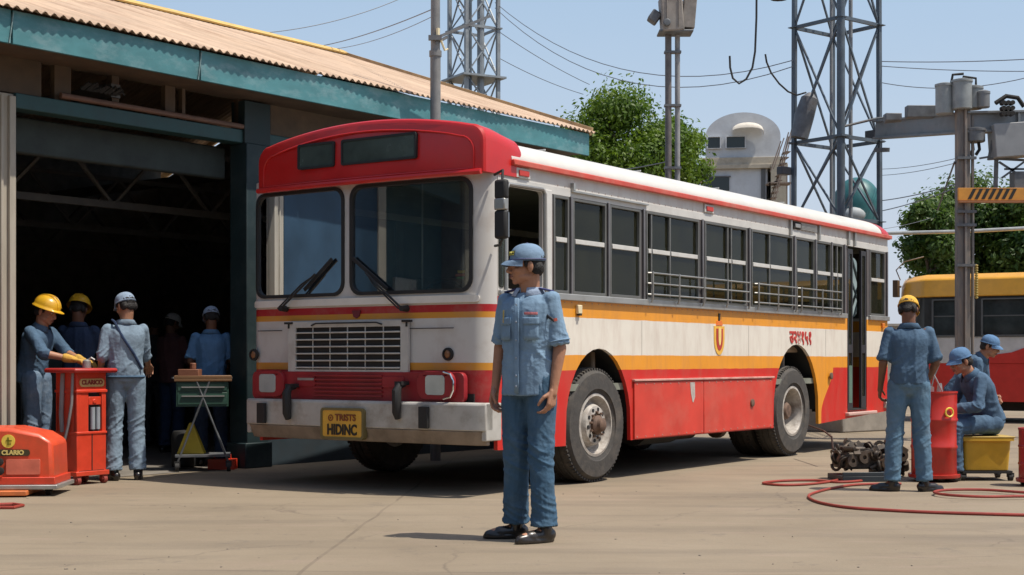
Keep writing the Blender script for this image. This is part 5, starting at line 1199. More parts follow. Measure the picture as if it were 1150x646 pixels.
DEF = dict(pelvis=(0, 0, .95), chest=(0, .0, 1.27), neck=(0, .005, 1.455), head=(0, -.015, 1.60),
           shl=(.165, .0, 1.395), ell=(.215, .025, 1.13), wrl=(.225, -.03, .885), shr=(-.165, .0, 1.395), elr=(-.215, .025, 1.13), wrr=(-.225, -.03, .885),
           hil=(.085, 0, .93), knl=(.10, -.015, .50), anl=(.11, .02, .085), hir=(-.085, 0, .93), knr=(-.10, -.015, .50), anr=(-.11, .02, .085),
           head_fwd=(0, -1, 0), head_up=(0, 0, 1), side=(1, 0, 0), ftl=(.12, -1, 0), ftr=(-.12, -1, 0),
           hdl=None, hdr=None, curl=.35)
def person(label, loc, rz, scale, pose, shirt, pants, skin=M_SKIN, sleeve='short', hat=None, hat_mt=None, hem=.80, fine=False, gloves=None, extras=None, seed=1, shoe=None, belly=0.0):
    q = dict(DEF); q.update(pose); Q = {k: (V(v) if isinstance(v, (tuple, list)) else v) for k, v in q.items()}
    root = thing('person', label, 'person', loc, rz); root.scale = (scale,) * 3
    sd = Q['side'].normalized()
    vx = .0065 if fine else .010
    # spine samples
    def spine(t):
        P0, P1, P2 = Q['pelvis'], Q['chest'], Q['neck']
        if t < 0: return P0 + (P0 - P1) * (-t) * .9
        if t < .62: return P0.lerp(P1, t / .62)
        return P1.lerp(P2, (t - .62) / .38)
    def tring(t, a, b, yo=0, n=22):
        c = spine(t); d = (spine(min(t + .06, 1)) - spine(t - .06)).normalized(); s_ = (sd - d * sd.dot(d)).normalized(); bk = d.cross(s_).normalized()
        return [c + s_ * (a * math.copysign(abs(math.cos(2*PI*k/n)) ** .85, math.cos(2*PI*k/n))) + bk * (b * math.copysign(abs(math.sin(2*PI*k/n)) ** .9, math.sin(2*PI*k/n)) + yo) for k in range(n)]
    TOR = [(-.02, .150, .105), (.15, .148, .105), (.30, .142, .10), (.48, .150, .105), (.62, .160, .112), (.75, .163, .108), (.84, .155, .095), (.91, .115, .078), (.97, .065, .06)]
    # ---- body (one skin)
    b = MB(); b.loft([tring(t, a * .88, c * .86) for t, a, c in TOR])
    hf, hu = Q['head_fwd'], Q['head_up']; HM = frame_m(Q['head'], hf, hu); hp = lambda x, y, z: HM @ V((x, y, z)); H3 = HM.to_3x3()
    b.cap(spine(.93), hp(0, .022, -.06), .060, .054)
    for S_ in 'lr':
        b.cap(Q['sh' + S_].lerp(Q['el' + S_], .06), Q['el' + S_], .040, .036); b.cap(Q['el' + S_], Q['wr' + S_], .040, .025); b.ell(Q['sh' + S_] - (sd * (.02 if S_ == 'l' else -.02)), (.044, .042, .040))
        b.cap(Q['hi' + S_] - V((0, 0, .0)), Q['kn' + S_], .066, .050); b.cap(Q['kn' + S_], Q['an' + S_], .053, .036)
        fd = Q['ft' + S_].normalized(); b.cap(Q['an' + S_] + V((0, 0, -.03)), Q['an' + S_] + fd * .14 + V((0, 0, -.05)), .035, .026)
    b.ell(Q['pelvis'] + V((0, 0, .03)), (.125, .080, .075))
    v1, n1, f1 = fuse(b, .0085, 5)
    # ---- head, finer
    h = MB()
    def e(c, r): h.ell(hp(*c), r, 16, 10, H3)
    e((0, .012, .038), (.075, .093, .080)); e((0, -.022, -.025), (.060, .066, .085)); e((0, -.028, -.078), (.045, .048, .034)); e((0, -.066, -.095), (.021, .018, .018))
    for sx in (1, -1):
        e((sx * .036, -.052, -.032), (.024, .028, .024)); e((sx * .042, -.01, -.07), (.018, .045, .022))
        h.cap(hp(sx * .010, -.082, .020), hp(sx * .042, -.070, .018), .010, .009, 8)
        e((sx * .012, -.096, -.040), (.010, .011, .009)); h.cap(hp(sx * .020, -.077, -.003), hp(sx * .036, -.070, -.003), .0085, .007, 8)
        M2 = H3 @ Matrix.Rotation(sx * -.25, 3, 'Z'); h.ell(hp(sx * .078, .012, -.012), (.008, .019, .031), 12, 8, M2); h.ell(hp(sx * .076, .012, -.035), (.008, .012, .012), 10, 6, M2)
    h.cap(hp(0, -.082, .012), hp(0, -.107, -.034), .0095, .0135, 10)
    h.cap(hp(-.016, -.085, -.060), hp(.016, -.085, -.060), .008, .008, 8); h.cap(hp(-.014, -.083, -.074), hp(.014, -.083, -.074), .009, .009, 8)
    h.cap(hp(0, .022, -.05), spine(.93), .056, .062, 14)
    v2, n2, f2 = fuse(h, .0040 if fine else .0055, 3)
    hh = MB()
    for S_ in 'lr':
        if gloves: continue
        w, el_ = Q['wr' + S_], Q['el' + S_]; d = Q['hd' + S_] if Q['hd' + S_] is not None else (w - el_)
        out = sd * (1 if S_ == 'l' else -1); nr = -out if Q.get('palm' + S_) is None else V(Q['palm' + S_]); th = Q.get('th' + S_) or (Q['side'].cross(V((0, 0, 1))) * 1)
        hand(hh, w, d, nr, th, Q['curl'])
    vs = v1 + v2; fs = list(f1) + [tuple(i + len(v1) for i in f) for f in f2]
    if not gloves:
        v3, n3, f3 = fuse(hh, .0042, 2); o3 = len(vs); vs = vs + v3; fs += [tuple(i + o3 for i in f) for f in f3]
    body = obj_from(vs, fs, 'body', skin, root)
    if gloves:
        gb = MB()
        for S_ in 'lr':
            w, el_ = Q['wr' + S_], Q['el' + S_]; d = Q['hd' + S_] if Q['hd' + S_] is not None else (w - el_)
            out = sd * (1 if S_ == 'l' else -1); nr = -out if Q.get('palm' + S_) is None else V(Q['palm' + S_])
            hand(gb, w, d, nr, Q.get('th' + S_) or V((0, 0, 1)), Q['curl'], 1.18); gb.cap(w + (el_ - w) * .25, w, .042, .034)
        v, n, f = fuse(gb, .0045, 2); obj_from(v, f, 'gloves', gloves, root)
    # ---- face bits
    for sx in (1, -1):
        b = MB(); b.ell(hp(sx * .029, -.0765, .004), (.0125, .0105, .0075), 12, 8, H3); eo = b.build('eye', M_EYE, root)
        b = MB(); b.ell(hp(sx * .029 - .001, -.0865, .0035), (.0052, .0022, .0052), 10, 6, H3); b.build('iris', M_IRIS, eo)
    b = MB()
    for sx in (1, -1): b.tube([hp(sx * .012, -.092, .020), hp(sx * .028, -.090, .0265), hp(sx * .046, -.077, .020)], [.0035, .004, .0025], 6)
    b.build('eyebrows', M_HAIR, root)
    b = MB(); b.tube([hp(-.024, -.084, -.0655), hp(-.010, -.0945, -.060), hp(0, -.0945, -.062), hp(.010, -.0945, -.060), hp(.024, -.084, -.0655)], [.002, .005, .0045, .005, .002], 6)
    b.tube([hp(-.022, -.084, -.068), hp(0, -.0955, -.0735), hp(.022, -.084, -.068)], [.002, .006, .002], 6); b.build('lips', M_LIP, root)
    b = MB(); b.ell(hp(0, .028, .035), (.0795, .086, .079), 18, 12, H3)
    for sx in (1, -1): b.ell(hp(sx * .072, -.012, .010), (.008, .016, .030), 10, 8, H3); b.ell(hp(sx * .06, .055, -.02), (.022, .04, .04), 10, 8, H3)
    b.ell(hp(0, .075, -.02), (.05, .03, .045), 12, 8, H3)
    v, n, f = fuse(b, .007, 2); v = wrinkle(v, n, lambda p: 1, .004, 9, (60, 60, 60)); obj_from(v, f, 'hair', M_HAIR, root)
    # ---- headgear
    if hat == 'cap' or hat == 'hardcap':
        b = MB(); rg = []
        for i in range(9):
            a = PI / 2 * i / 8; rr = math.cos(a) ** (.8 if hat == 'cap' else .9)
            rg.append([hp(.088 * rr * math.cos(2*PI*k/28), .008 + .104 * rr * math.sin(2*PI*k/28), .038 + .088 * math.sin(a)) for k in range(28)])
        rg = [[hp(.089 * math.cos(2*PI*k/28), .008 + .105 * math.sin(2*PI*k/28), .022) for k in range(28)]] + rg[:-1] + [[hp(0, .008, .1262)] * 28]
        b.loft(rg, caps=False)
        pk = b.build('cap', hat_mt, root, sharp=70)
        b = MB()
        def visor(i, j, dz_=0):
            a = PI * (.12 + .76 * i); r = 1 + .50 * j * math.sin(a) ** 1.3
            return hp(.088 * math.cos(a) * (1 + .04 * j), .008 - .103 * math.sin(a) * r, .030 - .022 * j * j - .018 * j * abs(math.cos(a)) + dz_)
        b.grid(lambda i, j: visor(i, j), 16, 5); b.grid(lambda i, j: visor(1 - i, j, -.005), 16, 5); b.tube([visor(i / 16, 1, -.0025) for i in range(17)], .0032, 6)
        b.build('peak', hat_mt, pk, sharp=70)
        b = MB(); b.ell(hp(0, .008, .127), (.008, .008, .004)); b.tube([hp(.0895 * math.cos(2*PI*k/28), .008 + .1055 * math.sin(2*PI*k/28), .030) for k in range(28)], .0045, 6, closed=True); b.build('cap_band', extras.get('band') if extras and extras.get('band') else hat_mt, pk)
        if extras and extras.get('badge'):
            b = MB()
            def bd(i, j):
                a = PI * (.30 + .34 * i); zz = .055 + .028 * j; k_ = math.cos(math.asin(min(1, (zz - .038) / .088))) ** .8
                return hp(.0905 * k_ * math.cos(a), .008 - .1065 * k_ * math.sin(a), zz)
            b.grid(bd, 10, 4); b.build('cap_badge', mat('badge_olive', (.10, .095, .03), .6), pk, sharp=80)
            b = MB(); b.tube([bd(.08 + i * .09, .55 + .2 * math.sin(i * 2.4)) + (hp(0, -.002, 0) - hp(0, 0, 0)) for i in range(10)], .0035, 5); b.tube([bd(0.05 + i * .1, .12) for i in range(10)], .003, 5); b.build('badge_marks', mat('badge_yellow', (.55, .5, .08), .6), pk)
    if hat == 'helmet':
        b = MB(); rg = []
        for i in range(10):
            a = PI / 2 * i / 9; rr = math.cos(a) ** .75
            rg.append([hp(.108 * rr * math.cos(2*PI*k/32), .005 + .128 * rr * math.sin(2*PI*k/32), .042 + (.105 + .006 * (abs(math.cos(2*PI*k/32)) < .15)) * math.sin(a)) for k in range(32)])
        rg[-1] = [hp(0, .005, .148)] * 32
        br_ = [hp((.108 + .014) * math.cos(2*PI*k/32), .005 + (.128 + (.012 if math.sin(2*PI*k/32) > 0 else .012 + .040 * abs(math.sin(2*PI*k/32)) ** 3)) * math.sin(2*PI*k/32), .032) for k in range(32)]
        b.loft([br_, [p - H3 @ V((0, 0, .006)) for p in br_]][::-1] + rg, caps=False); hm_ = b.build('helmet', hat_mt, root, sharp=60)
        b = MB()
        for x in (-.028, 0, .028):
            b.tube([hp(x, .005 - .128 * math.cos(a) * .985, .042 + .113 * math.sin(a)) for a in [PI * k / 14 for k in range(1, 14)]], [.004] * 13, 6)
        b.build('helmet_ridge', hat_mt, hm_)
    # ---- shirt
    b = MB(); bt = (hem - Q['pelvis'].z) / max(.01, (Q['neck'] - Q['pelvis']).length) if hem is not None else -.02
    rows = []
    if bt < 0: rows += [(bt, .168, .125), (bt * .5, .166, .122)]
    rows += [(t, a * 1.03 + .008, c * 1.06 + .012 + belly * max(0, 1 - abs(t - .3) * 3)) for t, a, c in TOR[1:]]
    b.loft([tring(*r_) for r_ in rows])
    for S_ in 'lr':
        s0, e0, w0 = Q['sh' + S_], Q['el' + S_], Q['wr' + S_]
        if sleeve == 'short': e1 = s0.lerp(e0, .93); b.tube([s0 + (s0 - e0) * .02, s0.lerp(e0, .3), s0.lerp(e0, .7), e1], [.052, .056, .058, .061], 16)
        elif sleeve == 'rolled': b.tube([s0, s0.lerp(e0, .5), e0, e0.lerp(w0, .18)], [.058, .058, .054, .05], 16); b.ell(e0, (.054,) * 3)
        else: b.tube([s0, s0.lerp(e0, .5), e0], [.058, .056, .052], 16); b.ell(e0, (.052,) * 3); b.tube([e0, e0.lerp(w0, .5), e0.lerp(w0, .93)], [.052, .046, .038], 14)
        b.ell(s0, (.054, .056, .050))
    v, n, f = fuse(b, vx, 4)
    elb = [Q['ell'], Q['elr']]
    def amp(p):
        a = .55
        t = (p.z - Q['pelvis'].z) / max(.2, (Q['neck'].z - Q['pelvis'].z))
        a += .8 * max(0, 1 - abs(t - .25) * 3)
        for c in elb: a += 1.0 * max(0, 1 - (p - c).length / .16)
        return a
    v = wrinkle(v, n, amp, .010 if fine else .0125, seed, (6, 6, 9)); v = wrinkle(v, n, amp, .004, seed + 4, (26, 26, 38)); so = obj_from(v, f, 'shirt', shirt, root)
    # collar
    nk = spine(.96); up_ = (spine(1) - spine(.8)).normalized()
    b = MB(); cr = []
    def ck(k, r, hgt, n=20):
        a = 2 * PI * (k - n / 4) / n; s_ = (sd - up_ * sd.dot(up_)).normalized(); bk = up_.cross(s_)
        return nk + s_ * math.cos(a) * r + bk * math.sin(a) * r * .95 + up_ * hgt
    n_ = 20; A = []; 
    for k in range(1, n_): 
        fr = abs(k - n_ / 2) / (n_ / 2)
        A.append([ck(k, .063, -.02), ck(k, .066, .040 - .014 * fr), ck(k, .075, .043 - .014 * fr), ck(k, .098 + .014 * fr, -.002 - .022 * fr * fr)])
    vs = [p for r_ in A for p in r_]; fs = [(i*4+j, (i+1)*4+j, (i+1)*4+j+1, i*4+j+1) for i in range(len(A) - 1) for j in range(3)]
    b.add(vs, fs); co = b.build('collar', extras['collar'] if extras and extras.get('collar') else shirt, root, sharp=70)
    m_ = co.modifiers.new('s', 'SOLIDIFY'); m_.thickness = .004
    # ---- trousers
    b = MB(); b.loft([tring(.12, .150, .108), tring(.0, .158, .118), tring(-.12, .155, .118), tring(-.2, .12, .10)]); b.ell(Q['pelvis'] - V((0, 0, .06)), (.10, .10, .075))
    for S_ in 'lr':
        h0, k0, a0 = Q['hi' + S_], Q['kn' + S_], Q['an' + S_]
        a1 = k0.lerp(a0, .95)
        b.tube([h0, h0.lerp(k0, .35), h0.lerp(k0, .75), k0], [.096, .092, .078, .074], 16); b.ell(k0, (.072,) * 3); b.tube([k0, k0.lerp(a1, .5), k0.lerp(a1, .9), a1 - V((0, 0, .012))], [.073, .073, .072, .079], 16); b.ell(h0, (.098,) * 3)
    v, n, f = fuse(b, vx, 4)
    jn = [(Q['knl'], .22), (Q['knr'], .22), (Q['anl'] + V((0, 0, .08)), .2), (Q['anr'] + V((0, 0, .08)), .2), (Q['pelvis'] - V((0, 0, .12)), .14)]
    def amp2(p):
        a = .45
        for c, r_ in jn: a += 1.25 * max(0, 1 - (p - c).length / r_)
        return a
    v = wrinkle(v, n, amp2, .0125, seed + 11, (6, 6, 14)); v = wrinkle(v, n, amp2, .004, seed + 2, (24, 24, 40)); obj_from(v, f, 'trousers', pants, root)
    # ---- shoes
    for S_ in 'lr':
        a0 = Q['an' + S_]; fd = Q['ft' + S_].normalized(); z0 = a0.z - .085; c = V((a0.x, a0.y, z0))
        b = MB(); b.cap(c - fd * .035 + V((0, 0, .045)), c + fd * .10 + V((0, 0, .038)), .040, .036); b.cap(c + fd * .08 + V((0, 0, .034)), c + fd * .165 + V((0, 0, .026)), .038, .026); b.cap(c + V((0, 0, .05)), c + V((0, 0, .085)) - fd * .005, .042, .044)
        sl = fd.cross(V((0, 0, 1))) 
        b.loft([[c + fd * (.065 + .135 * math.cos(2*PI*k/16)) + sl * .040 * math.sin(2*PI*k/16) + V((0, 0, zz)) for k in range(16)] for zz in (.002, .022)])
        v, n, f = fuse(b, .006, 3); v = [V((p.x, p.y, max(p.z, z0 + .001))) for p in v]; obj_from(v, f, 'shoe', shoe or M_SHOE, root)
    root['_s'] = 0; del root['_s']
    return root, Q, hp, spine, tring
BLUE = fabric('shirt_blue', (.19, .29, .40), (.08, .13, .20), .35); BLUE2 = fabric('overall_blue', (.075, .13, .20), (.03, .05, .08), .5)
BLUE3 = fabric('overall_pale_blue', (.20, .27, .34), (.08, .10, .13), .5); DENIM = fabric('trouser_denim', (.050, .105, .170), (.13, .20, .27), .55); FADED = fabric('trouser_faded', (.10, .18, .26), (.19, .26, .32), .6); NAVY = fabric('navy_shirt', (.03, .05, .10))
CAPB = fabric('cap_blue', (.17, .25, .35), (.08, .11, .16), .4); YCAP = mat('helmet_yellow', (.72, .40, .02), .35, var=.12, coat=.4, dirt=(.2, .12, .03), dirt_amt=.4)
YCLOTH = fabric('cap_yellow_cloth', (.66, .38, .06), (.3, .2, .06), .4); GLOVE = fabric('glove_yellow', (.55, .33, .07), (.2, .13, .06), .5)
COLL = fabric('collar_pale', (.34, .42, .55), (.2, .26, .36), .3)

# ---- foreground man
a_ = R(-32); c_, s_ = math.cos(R(-52)), math.sin(R(-52))
MANP = dict(head_fwd=(math.sin(R(-50)), -math.cos(R(-50)), -.02), shl=(.150, .0, 1.40), shr=(-.152, .0, 1.395), elr=(-.215, .03, 1.13), wrr=(-.22, -.02, .885),
            ell=(.196, .02, 1.12), wrl=(.185, -.035, .875), hil=(.08, 0, .93), hir=(-.078, 0, .93), knl=(.100, -.03, .5), anl=(.125, -.035, .085), knr=(-.085, -.01, .5), anr=(-.115, .045, .085), ftl=(-.42, -.85, 0), ftr=(-.75, -.65, 0), head=(0, -.03, 1.60), curl=.5)
man, Q, hp, spine, tring = person('man in blue shirt and cap standing alone in front of the bus, looking left', (.100, 8.54, 0), a_, 1.013, MANP, BLUE, DENIM, hat='cap', hat_mt=CAPB, hem=.765, fine=True,
       extras=dict(collar=COLL, badge=True, band=mat('band_violet', (.06, .07, .16), .7)), seed=3)
def on_chest(x, z, out=0):   # point on shirt front
    t = (z - .95) / .505
    r_ = tring(t, .17, .127 + .004 + out); best = min(r_, key=lambda p: (0 if p.y < 0 else 9) + abs(p.x - x)); 
    rs = sorted([p for p in r_ if p.y < .0], key=lambda p: p.x)
    for a, b_ in zip(rs[:-1], rs[1:]):
        if a.x <= x <= b_.x: k = (x - a.x) / max(1e-6, b_.x - a.x); return a.lerp(b_, k)
    return best
def patch(nm, x0, x1, z0, z1, mt, out=.004, par=man):
    b = MB(); b.grid(lambda i, j: on_chest(x0 + (x1 - x0) * i, z0 + (z1 - z0) * j, out), 8, 5); o = b.build(nm, mt, par, sharp=80)
    m_ = o.modifiers.new('s', 'SOLIDIFY'); m_.thickness = .006; m_.offset = 0; return o
patch('pocket', .045, .125, 1.16, 1.275, BLUE, .006); patch('pocket_flap', .042, .128, 1.245, 1.285, BLUE, .011)
patch('pocket', -.125, -.045, 1.16, 1.275, BLUE, .006); patch('pocket_flap', -.128, -.042, 1.245, 1.285, BLUE, .011)
patch('ribbon_bar', .05, .122, 1.300, 1.315, mat('ribbon_pink', (.50, .16, .17), .7, var=.5, scale=120), .010)
patch('button_placket', -.014, .014, .79, 1.40, BLUE, .007)
patch('pocket_pen', -.10, -.094, 1.255, 1.33, mat('pen_gold', (.5, .38, .1), .4), .014)
b = MB()
for k in range(6): p = on_chest(0, 1.36 - k * .1, .014); b.ell(p, (.006, .003, .006), 8, 6)
b.build('buttons', mat('button_bone', (.30, .36, .44), .4), man)
for sx, nm in ((1, 'l'), (-1, 'r')):
    b = MB(); b.beam((sx * .075, -.0, 1.465), (sx * .160, -.0, 1.447), .042, .010, (0, 0, 1)); b.build('epaulette', mat('epaulette_navy', (.035, .04, .13), .7), man, .004)
b = MB(); s0, e0 = Q['shl'], Q['ell']; dd = (e0 - s0).normalized()
def slv(a, t, r=.0645): x = V((math.cos(a), math.sin(a), 0)); x = (x - dd * x.dot(dd)).normalized(); return s0 + dd * t + x * r
b.grid(lambda i, j: slv(R(-120 + 55 * i), .085 + .03 * abs(i - .5) * 2 + .022 * j, .067), 8, 2); ch = b.build('sleeve_chevron', M_BELT, man, sharp=80); m_ = ch.modifiers.new('s', 'SOLIDIFY'); m_.thickness = .004
b = MB(); b.grid(lambda i, j: slv(R(-70 + 22 * i), .115 + .018 * j, .068), 4, 2); b.build('sleeve_badge', mat('sleeve_badge_red', (.5, .1, .06), .7), man)
b = MB(); b.grid(lambda i, j: slv(R(-135 + 15 * i), .07 + .018 * j, .068), 4, 2); b.build('sleeve_badge', mat('sleeve_badge_gold', (.5, .3, .06), .7), man)
b = MB(); b.tube([slv(R(a), .243, .066) for a in range(-180, 181, 20)], .004, 5); b.build('sleeve_hem', BLUE, man)

# ---- group at the workshop door
# A: helmeted man at the far left reaching right
def at(px, d): return ((px - 575) / F * d, d, 0)
face_r = R(78)
person('man in yellow hard hat and gloves leaning onto the red cabinet at the far left', at(41, 12.95), face_r, .965,
       dict(pelvis=(0, .06, .94), chest=(0, .0, 1.25), neck=(0, -.06, 1.42), head=(0, -.10, 1.555), head_fwd=(0, -1, -.35), head_up=(0, -.3, 1),
            shl=(.165, -.05, 1.365), shr=(-.165, -.03, 1.365), ell=(.19, -.20, 1.17), wrl=(.07, -.42, 1.10), elr=(-.21, -.20, 1.16), wrr=(-.10, -.42, 1.11), hdl=(-.1, -1, -.15), hdr=(.1, -1, -.2), palml=(0, 0, -1), palmr=(0, 0, -1), thl=V((-1, 0, 0)), thr=V((1, 0, 0)), curl=.4),
       BLUE2, fabric('worn_denim', (.12, .18, .26), (.3, .34, .38), .5), sleeve='rolled', hat='helmet', hat_mt=YCAP, gloves=GLOVE, hem=.86, seed=5)
person('man in yellow hard hat seen from behind, beyond the red cabinet', at(88, 13.9), R(170), .97,
       dict(head_fwd=(.15, -1, -.45), ell=(.21, -.12, 1.14), wrl=(.12, -.30, 1.05), elr=(-.21, -.12, 1.14), wrr=(-.12, -.30, 1.05), curl=.5), NAVY, DENIM, sleeve='long', hat='helmet', hat_mt=YCAP, seed=6, skin=M_SKIND)
pC, QC, hC, spC, trC = person('man in pale blue overalls and cap with a shoulder strap, beside the red cabinet', at(141, 12.85), R(206), .965,
       dict(head_fwd=(.45, -1, -.35), ell=(.215, .03, 1.14), elr=(-.20, -.10, 1.15), wrr=(-.27, -.30, 1.06), wrl=(.20, -.14, 1.0), shl=(.16, .0, 1.39), shr=(-.16, -.01, 1.39), palmr=(0, 0, -1), curl=.5,
            ftl=(.5, -1, 0), ftr=(-.3, -1, 0)), BLUE3, BLUE3, sleeve='rolled', hat='cap', hat_mt=fabric('cap_grey_blue', (.24, .31, .40)), hem=.93, seed=7)
b = MB(); b.tube([(-.13, .10, 1.02), (-.05, .128, 1.16), (.05, .13, 1.31), (.115, .07, 1.455), (.12, -.0, 1.47)], [.012] * 5, 6); b.build('shoulder_strap', NAVY, pC)
b = MB(); b.tube([trC(-.0, .166, .122)[k] for k in range(22)], .014, 6, closed=True); b.build('waist_seam', BLUE2, pC)
person('man in blue shirt and pale cap with his back turned at the tool trolley', at(237, 14.55), R(188), .93,
       dict(head_fwd=(.2, -1, -.45), ell=(.215, .03, 1.14), elr=(-.215, -.02, 1.15), wrr=(-.17, -.24, 1.08), wrl=(.15, -.22, 1.05), curl=.5), fabric('shirt_bright_blue', (.10, .22, .40)), NAVY, sleeve='short', hat='cap', hat_mt=COLL, seed=8, skin=M_SKIND)
person('dim figure in dark overalls and pale cap deep inside the workshop', at(193, 16.6), R(150), .93,
       dict(head_fwd=(-.2, -1, -.4), wrl=(.12, -.3, 1.02), wrr=(-.12, -.3, 1.02), ell=(.22, -.05, 1.14), elr=(-.22, -.05, 1.14)), fabric('overall_maroon', (.13, .06, .06)), NAVY, sleeve='long', hat='cap', hat_mt=fabric('cap_pale', (.4, .4, .38)), seed=9, skin=M_SKIND)
person('dim figure in black clothes deep inside the workshop, right of the cream post', at(172, 17.5), R(200), .93,
       dict(head_fwd=(.2, -1, -.3)), fabric('black_cloth', (.06, .06, .065)), fabric('black_cloth', (.06, .06, .065)), sleeve='long', hat=None, seed=10, skin=M_SKIND)
# ---- group at the right
person('standing man in blue overalls and yellow cap, back turned, by the red drum', at(1021, 11.75), R(172), .925,
       dict(head_fwd=(-.35, -1, -.55), head=(0, -.035, 1.59), head_up=(0, -.25, 1), ell=(.225, .03, 1.13), wrl=(.235, -.10, .90), elr=(-.225, .02, 1.13), wrr=(-.20, -.17, 1.0), curl=.55, hil=(.09, 0, .93),
            knl=(.125, -.0, .5), anl=(.15, .03, .085), knr=(-.105, -.0, .5), anr=(-.13, .01, .085), ftl=(1.0, -.25, 0), ftr=(-.9, -.45, 0)), BLUE2, FADED, sleeve='short', hat='cap', hat_mt=YCLOTH, hem=.93, seed=12, skin=M_SKIND, fine=False)
SEAT_Z = .40
person('man in blue overalls and blue cap sitting on the yellow bin, facing the red drum', at(1110, 12.95), R(-78), .96,
       dict(pelvis=(0, .02, SEAT_Z + .135), chest=(0, -.09, .83), neck=(0, -.20, .99), head=(0, -.285, 1.10), head_fwd=(0, -1, -.3), head_up=(0, -.28, 1), shl=(.165, -.17, .94), shr=(-.165, -.17, .94),
            ell=(.24, -.24, .68), wrl=(.12, -.47, .66), elr=(-.24, -.24, .68), wrr=(-.12, -.47, .68), hil=(.09, -.0, SEAT_Z + .12), hir=(-.09, -.0, SEAT_Z + .12), knl=(.15, -.43, SEAT_Z + .10), knr=(-.17, -.41, SEAT_Z + .12),
            anl=(.14, -.42, .085), anr=(-.17, -.38, .085), hdl=(-.3, -1, 0), hdr=(.3, -1, 0), curl=.6), BLUE2, BLUE2, sleeve='long', hat='cap', hat_mt=fabric('cap_mid_blue', (.11, .21, .36)), hem=None, seed=13)
person('man in blue overalls and blue cap bending behind the seated man, facing right', at(1094, 15.3), R(62), .95,
       dict(pelvis=(0, .22, .74), chest=(0, .02, 1.02), neck=(0, -.10, 1.16), head=(0, -.17, 1.275), head_fwd=(0, -1, -.3), head_up=(0, -.2, 1), shl=(.165, -.07, 1.11), shr=(-.165, -.07, 1.11), ell=(.20, -.08, .86), wrl=(.10, -.20, .72), elr=(-.20, -.08, .86), wrr=(-.10, -.20, .72),
            hil=(.09, .20, .72), hir=(-.09, .20, .72), knl=(.12, -.10, .47), knr=(-.12, -.08, .47), anl=(.12, .10, .085), anr=(-.12, .12, .085)), BLUE2, BLUE2, sleeve='long', hat='cap', hat_mt=fabric('cap_mid_blue', (.11, .21, .36)), hem=None, seed=14)
# ================================================================== EQUIPMENT
def caster(mb, x, y, r=.04, h=.07):
    mb.cyl((x - .018, y, r), (x + .018, y, r), r, seg=12); mb.box((x - .028, y - .02, r), (x + .028, y + .02, h + .01))
# ---- red upright cabinet
cb = thing('service_cabinet', 'tall red wheeled service cabinet with a round-edged top and glazed front', 'cabinet', at(91, 12.5), R(55))
cw, cd = .155, .14
t = MB(); t.box((-cw, -cd, .10), (cw, cd, .44)); t.box((-cw - .02, -cd - .02, .075), (cw + .02, cd + .02, .115))
for x in (-cw, cw - .045):
    for y in (-cd, cd - .045): t.box((x, y, .44), (x + .045, y + .045, .80))
t.box((-cw, -cd, .80), (cw, cd, .96)); t.box((-cw, -cd + .01, .44), (-cw + .012, cd - .01, .80)); t.box((-cw, cd - .012, .44), (cw, cd - .002, .80)); t.box((-cw + .005, -cd + .002, .44), (-.03, -cd + .02, .80)); t.box((-cw - .008, -cd - .010, .785), (cw + .008, cd + .008, .81)); t.box((-cw - .006, -cd - .008, .43), (cw + .006, cd + .006, .452))
t.build('housing', M_TRED, cb, .006)
t = MB(); t.box((-cw - .075, -cd - .07, .955), (cw + .075, cd + .07, .995)); t.build('top', mat('top_dark_red', (.42, .025, .02), .45, dirt=(.15, .05, .03), dirt_amt=.5), cb, .018)
t = MB(); t.box((.0, -cd - .004, .12), (.008, -cd + .003, .43)); t.box((-.13, -cd - .004, .115), (.13, -cd, .12)); t.build('door_gap', M_BTXT, cb)
t = MB(); t.box((-.03, -cd + .03, .45), (cw - .05, cd - .05, .78)); t.build('inner_case', M_BLACK, cb)
t = MB()
for x, r in ((.02, .022), (.075, .02)): t.cyl((x, -cd + .012, .47), (x, -cd + .012, .66), r, seg=12)
t.build('glass_tube', mat('tube_grey', (.30, .33, .36), .2), cb)
t = MB(); t.box((-.03, -cd + .0, .68), (.10, -cd + .03, .75)); t.cyl((.03, -cd - .01, .71), (.03, -cd + .02, .71), .02, seg=12); t.build('gauge_block', M_TRED, cb, .004)
t = MB(); t.panel(rrect(-.13, .835, .13, .905, .03), [], (0, -cd - .001, 0), (1, 0, 0), (0, 0, 1), -.006); lp = t.build('name_plate', mat('plate_straw', (.50, .33, .13), .5), cb, fixn=True)
text('lettering', 'CLARICO', .052, plane_M((0.0, -cd - .009, .872), (1, 0, 0), (0, 0, 1)), mat('maroon_letter', (.22, .02, .02), .6), lp, bold=.002)
for x in (-cw, cw):
    for y in (-cd, cd):
        t = MB(); caster(t, x * .9, y * .9, .035, .075); t.build('caster', mat('caster_red', (.25, .04, .03), .6), cb)
t = MB(); t.tube([(-cw - .01, -.1, .95), (-cw - .03, -.11, .7), (-cw - .02, -.05, .5), (-cw - .04, .0, .3)], .012, 6); t.tube([(-cw - .01, .03, .95), (-cw - .02, .04, .6), (-cw - .0, .05, .45)], .02, 6); t.build('side_hose', mat('hose_grey', (.25, .25, .25), .6), cb)
for nm_, (x, y, rr_) in (('silver tin', (-.07, -.02, .035)),):
    t = MB(); t.lathe([(rr_, 0), (rr_, .06), (rr_ * .8, .065), (rr_ * .4, .075), (.001, .075)], (0, 0, 0)); t.tube([(0, 0, .06), (.04, 0, .09), (.07, 0, .07)], .008, 6)
    o = t.build('oil_can', M_ALU, None); p = cb.location + Matrix.Rotation(R(55), 3, 'Z') @ V((.02, -.05, .996)); o.location = p; tag(o, 'small silver oil can under the gloved hands on the cabinet top', 'oil can')
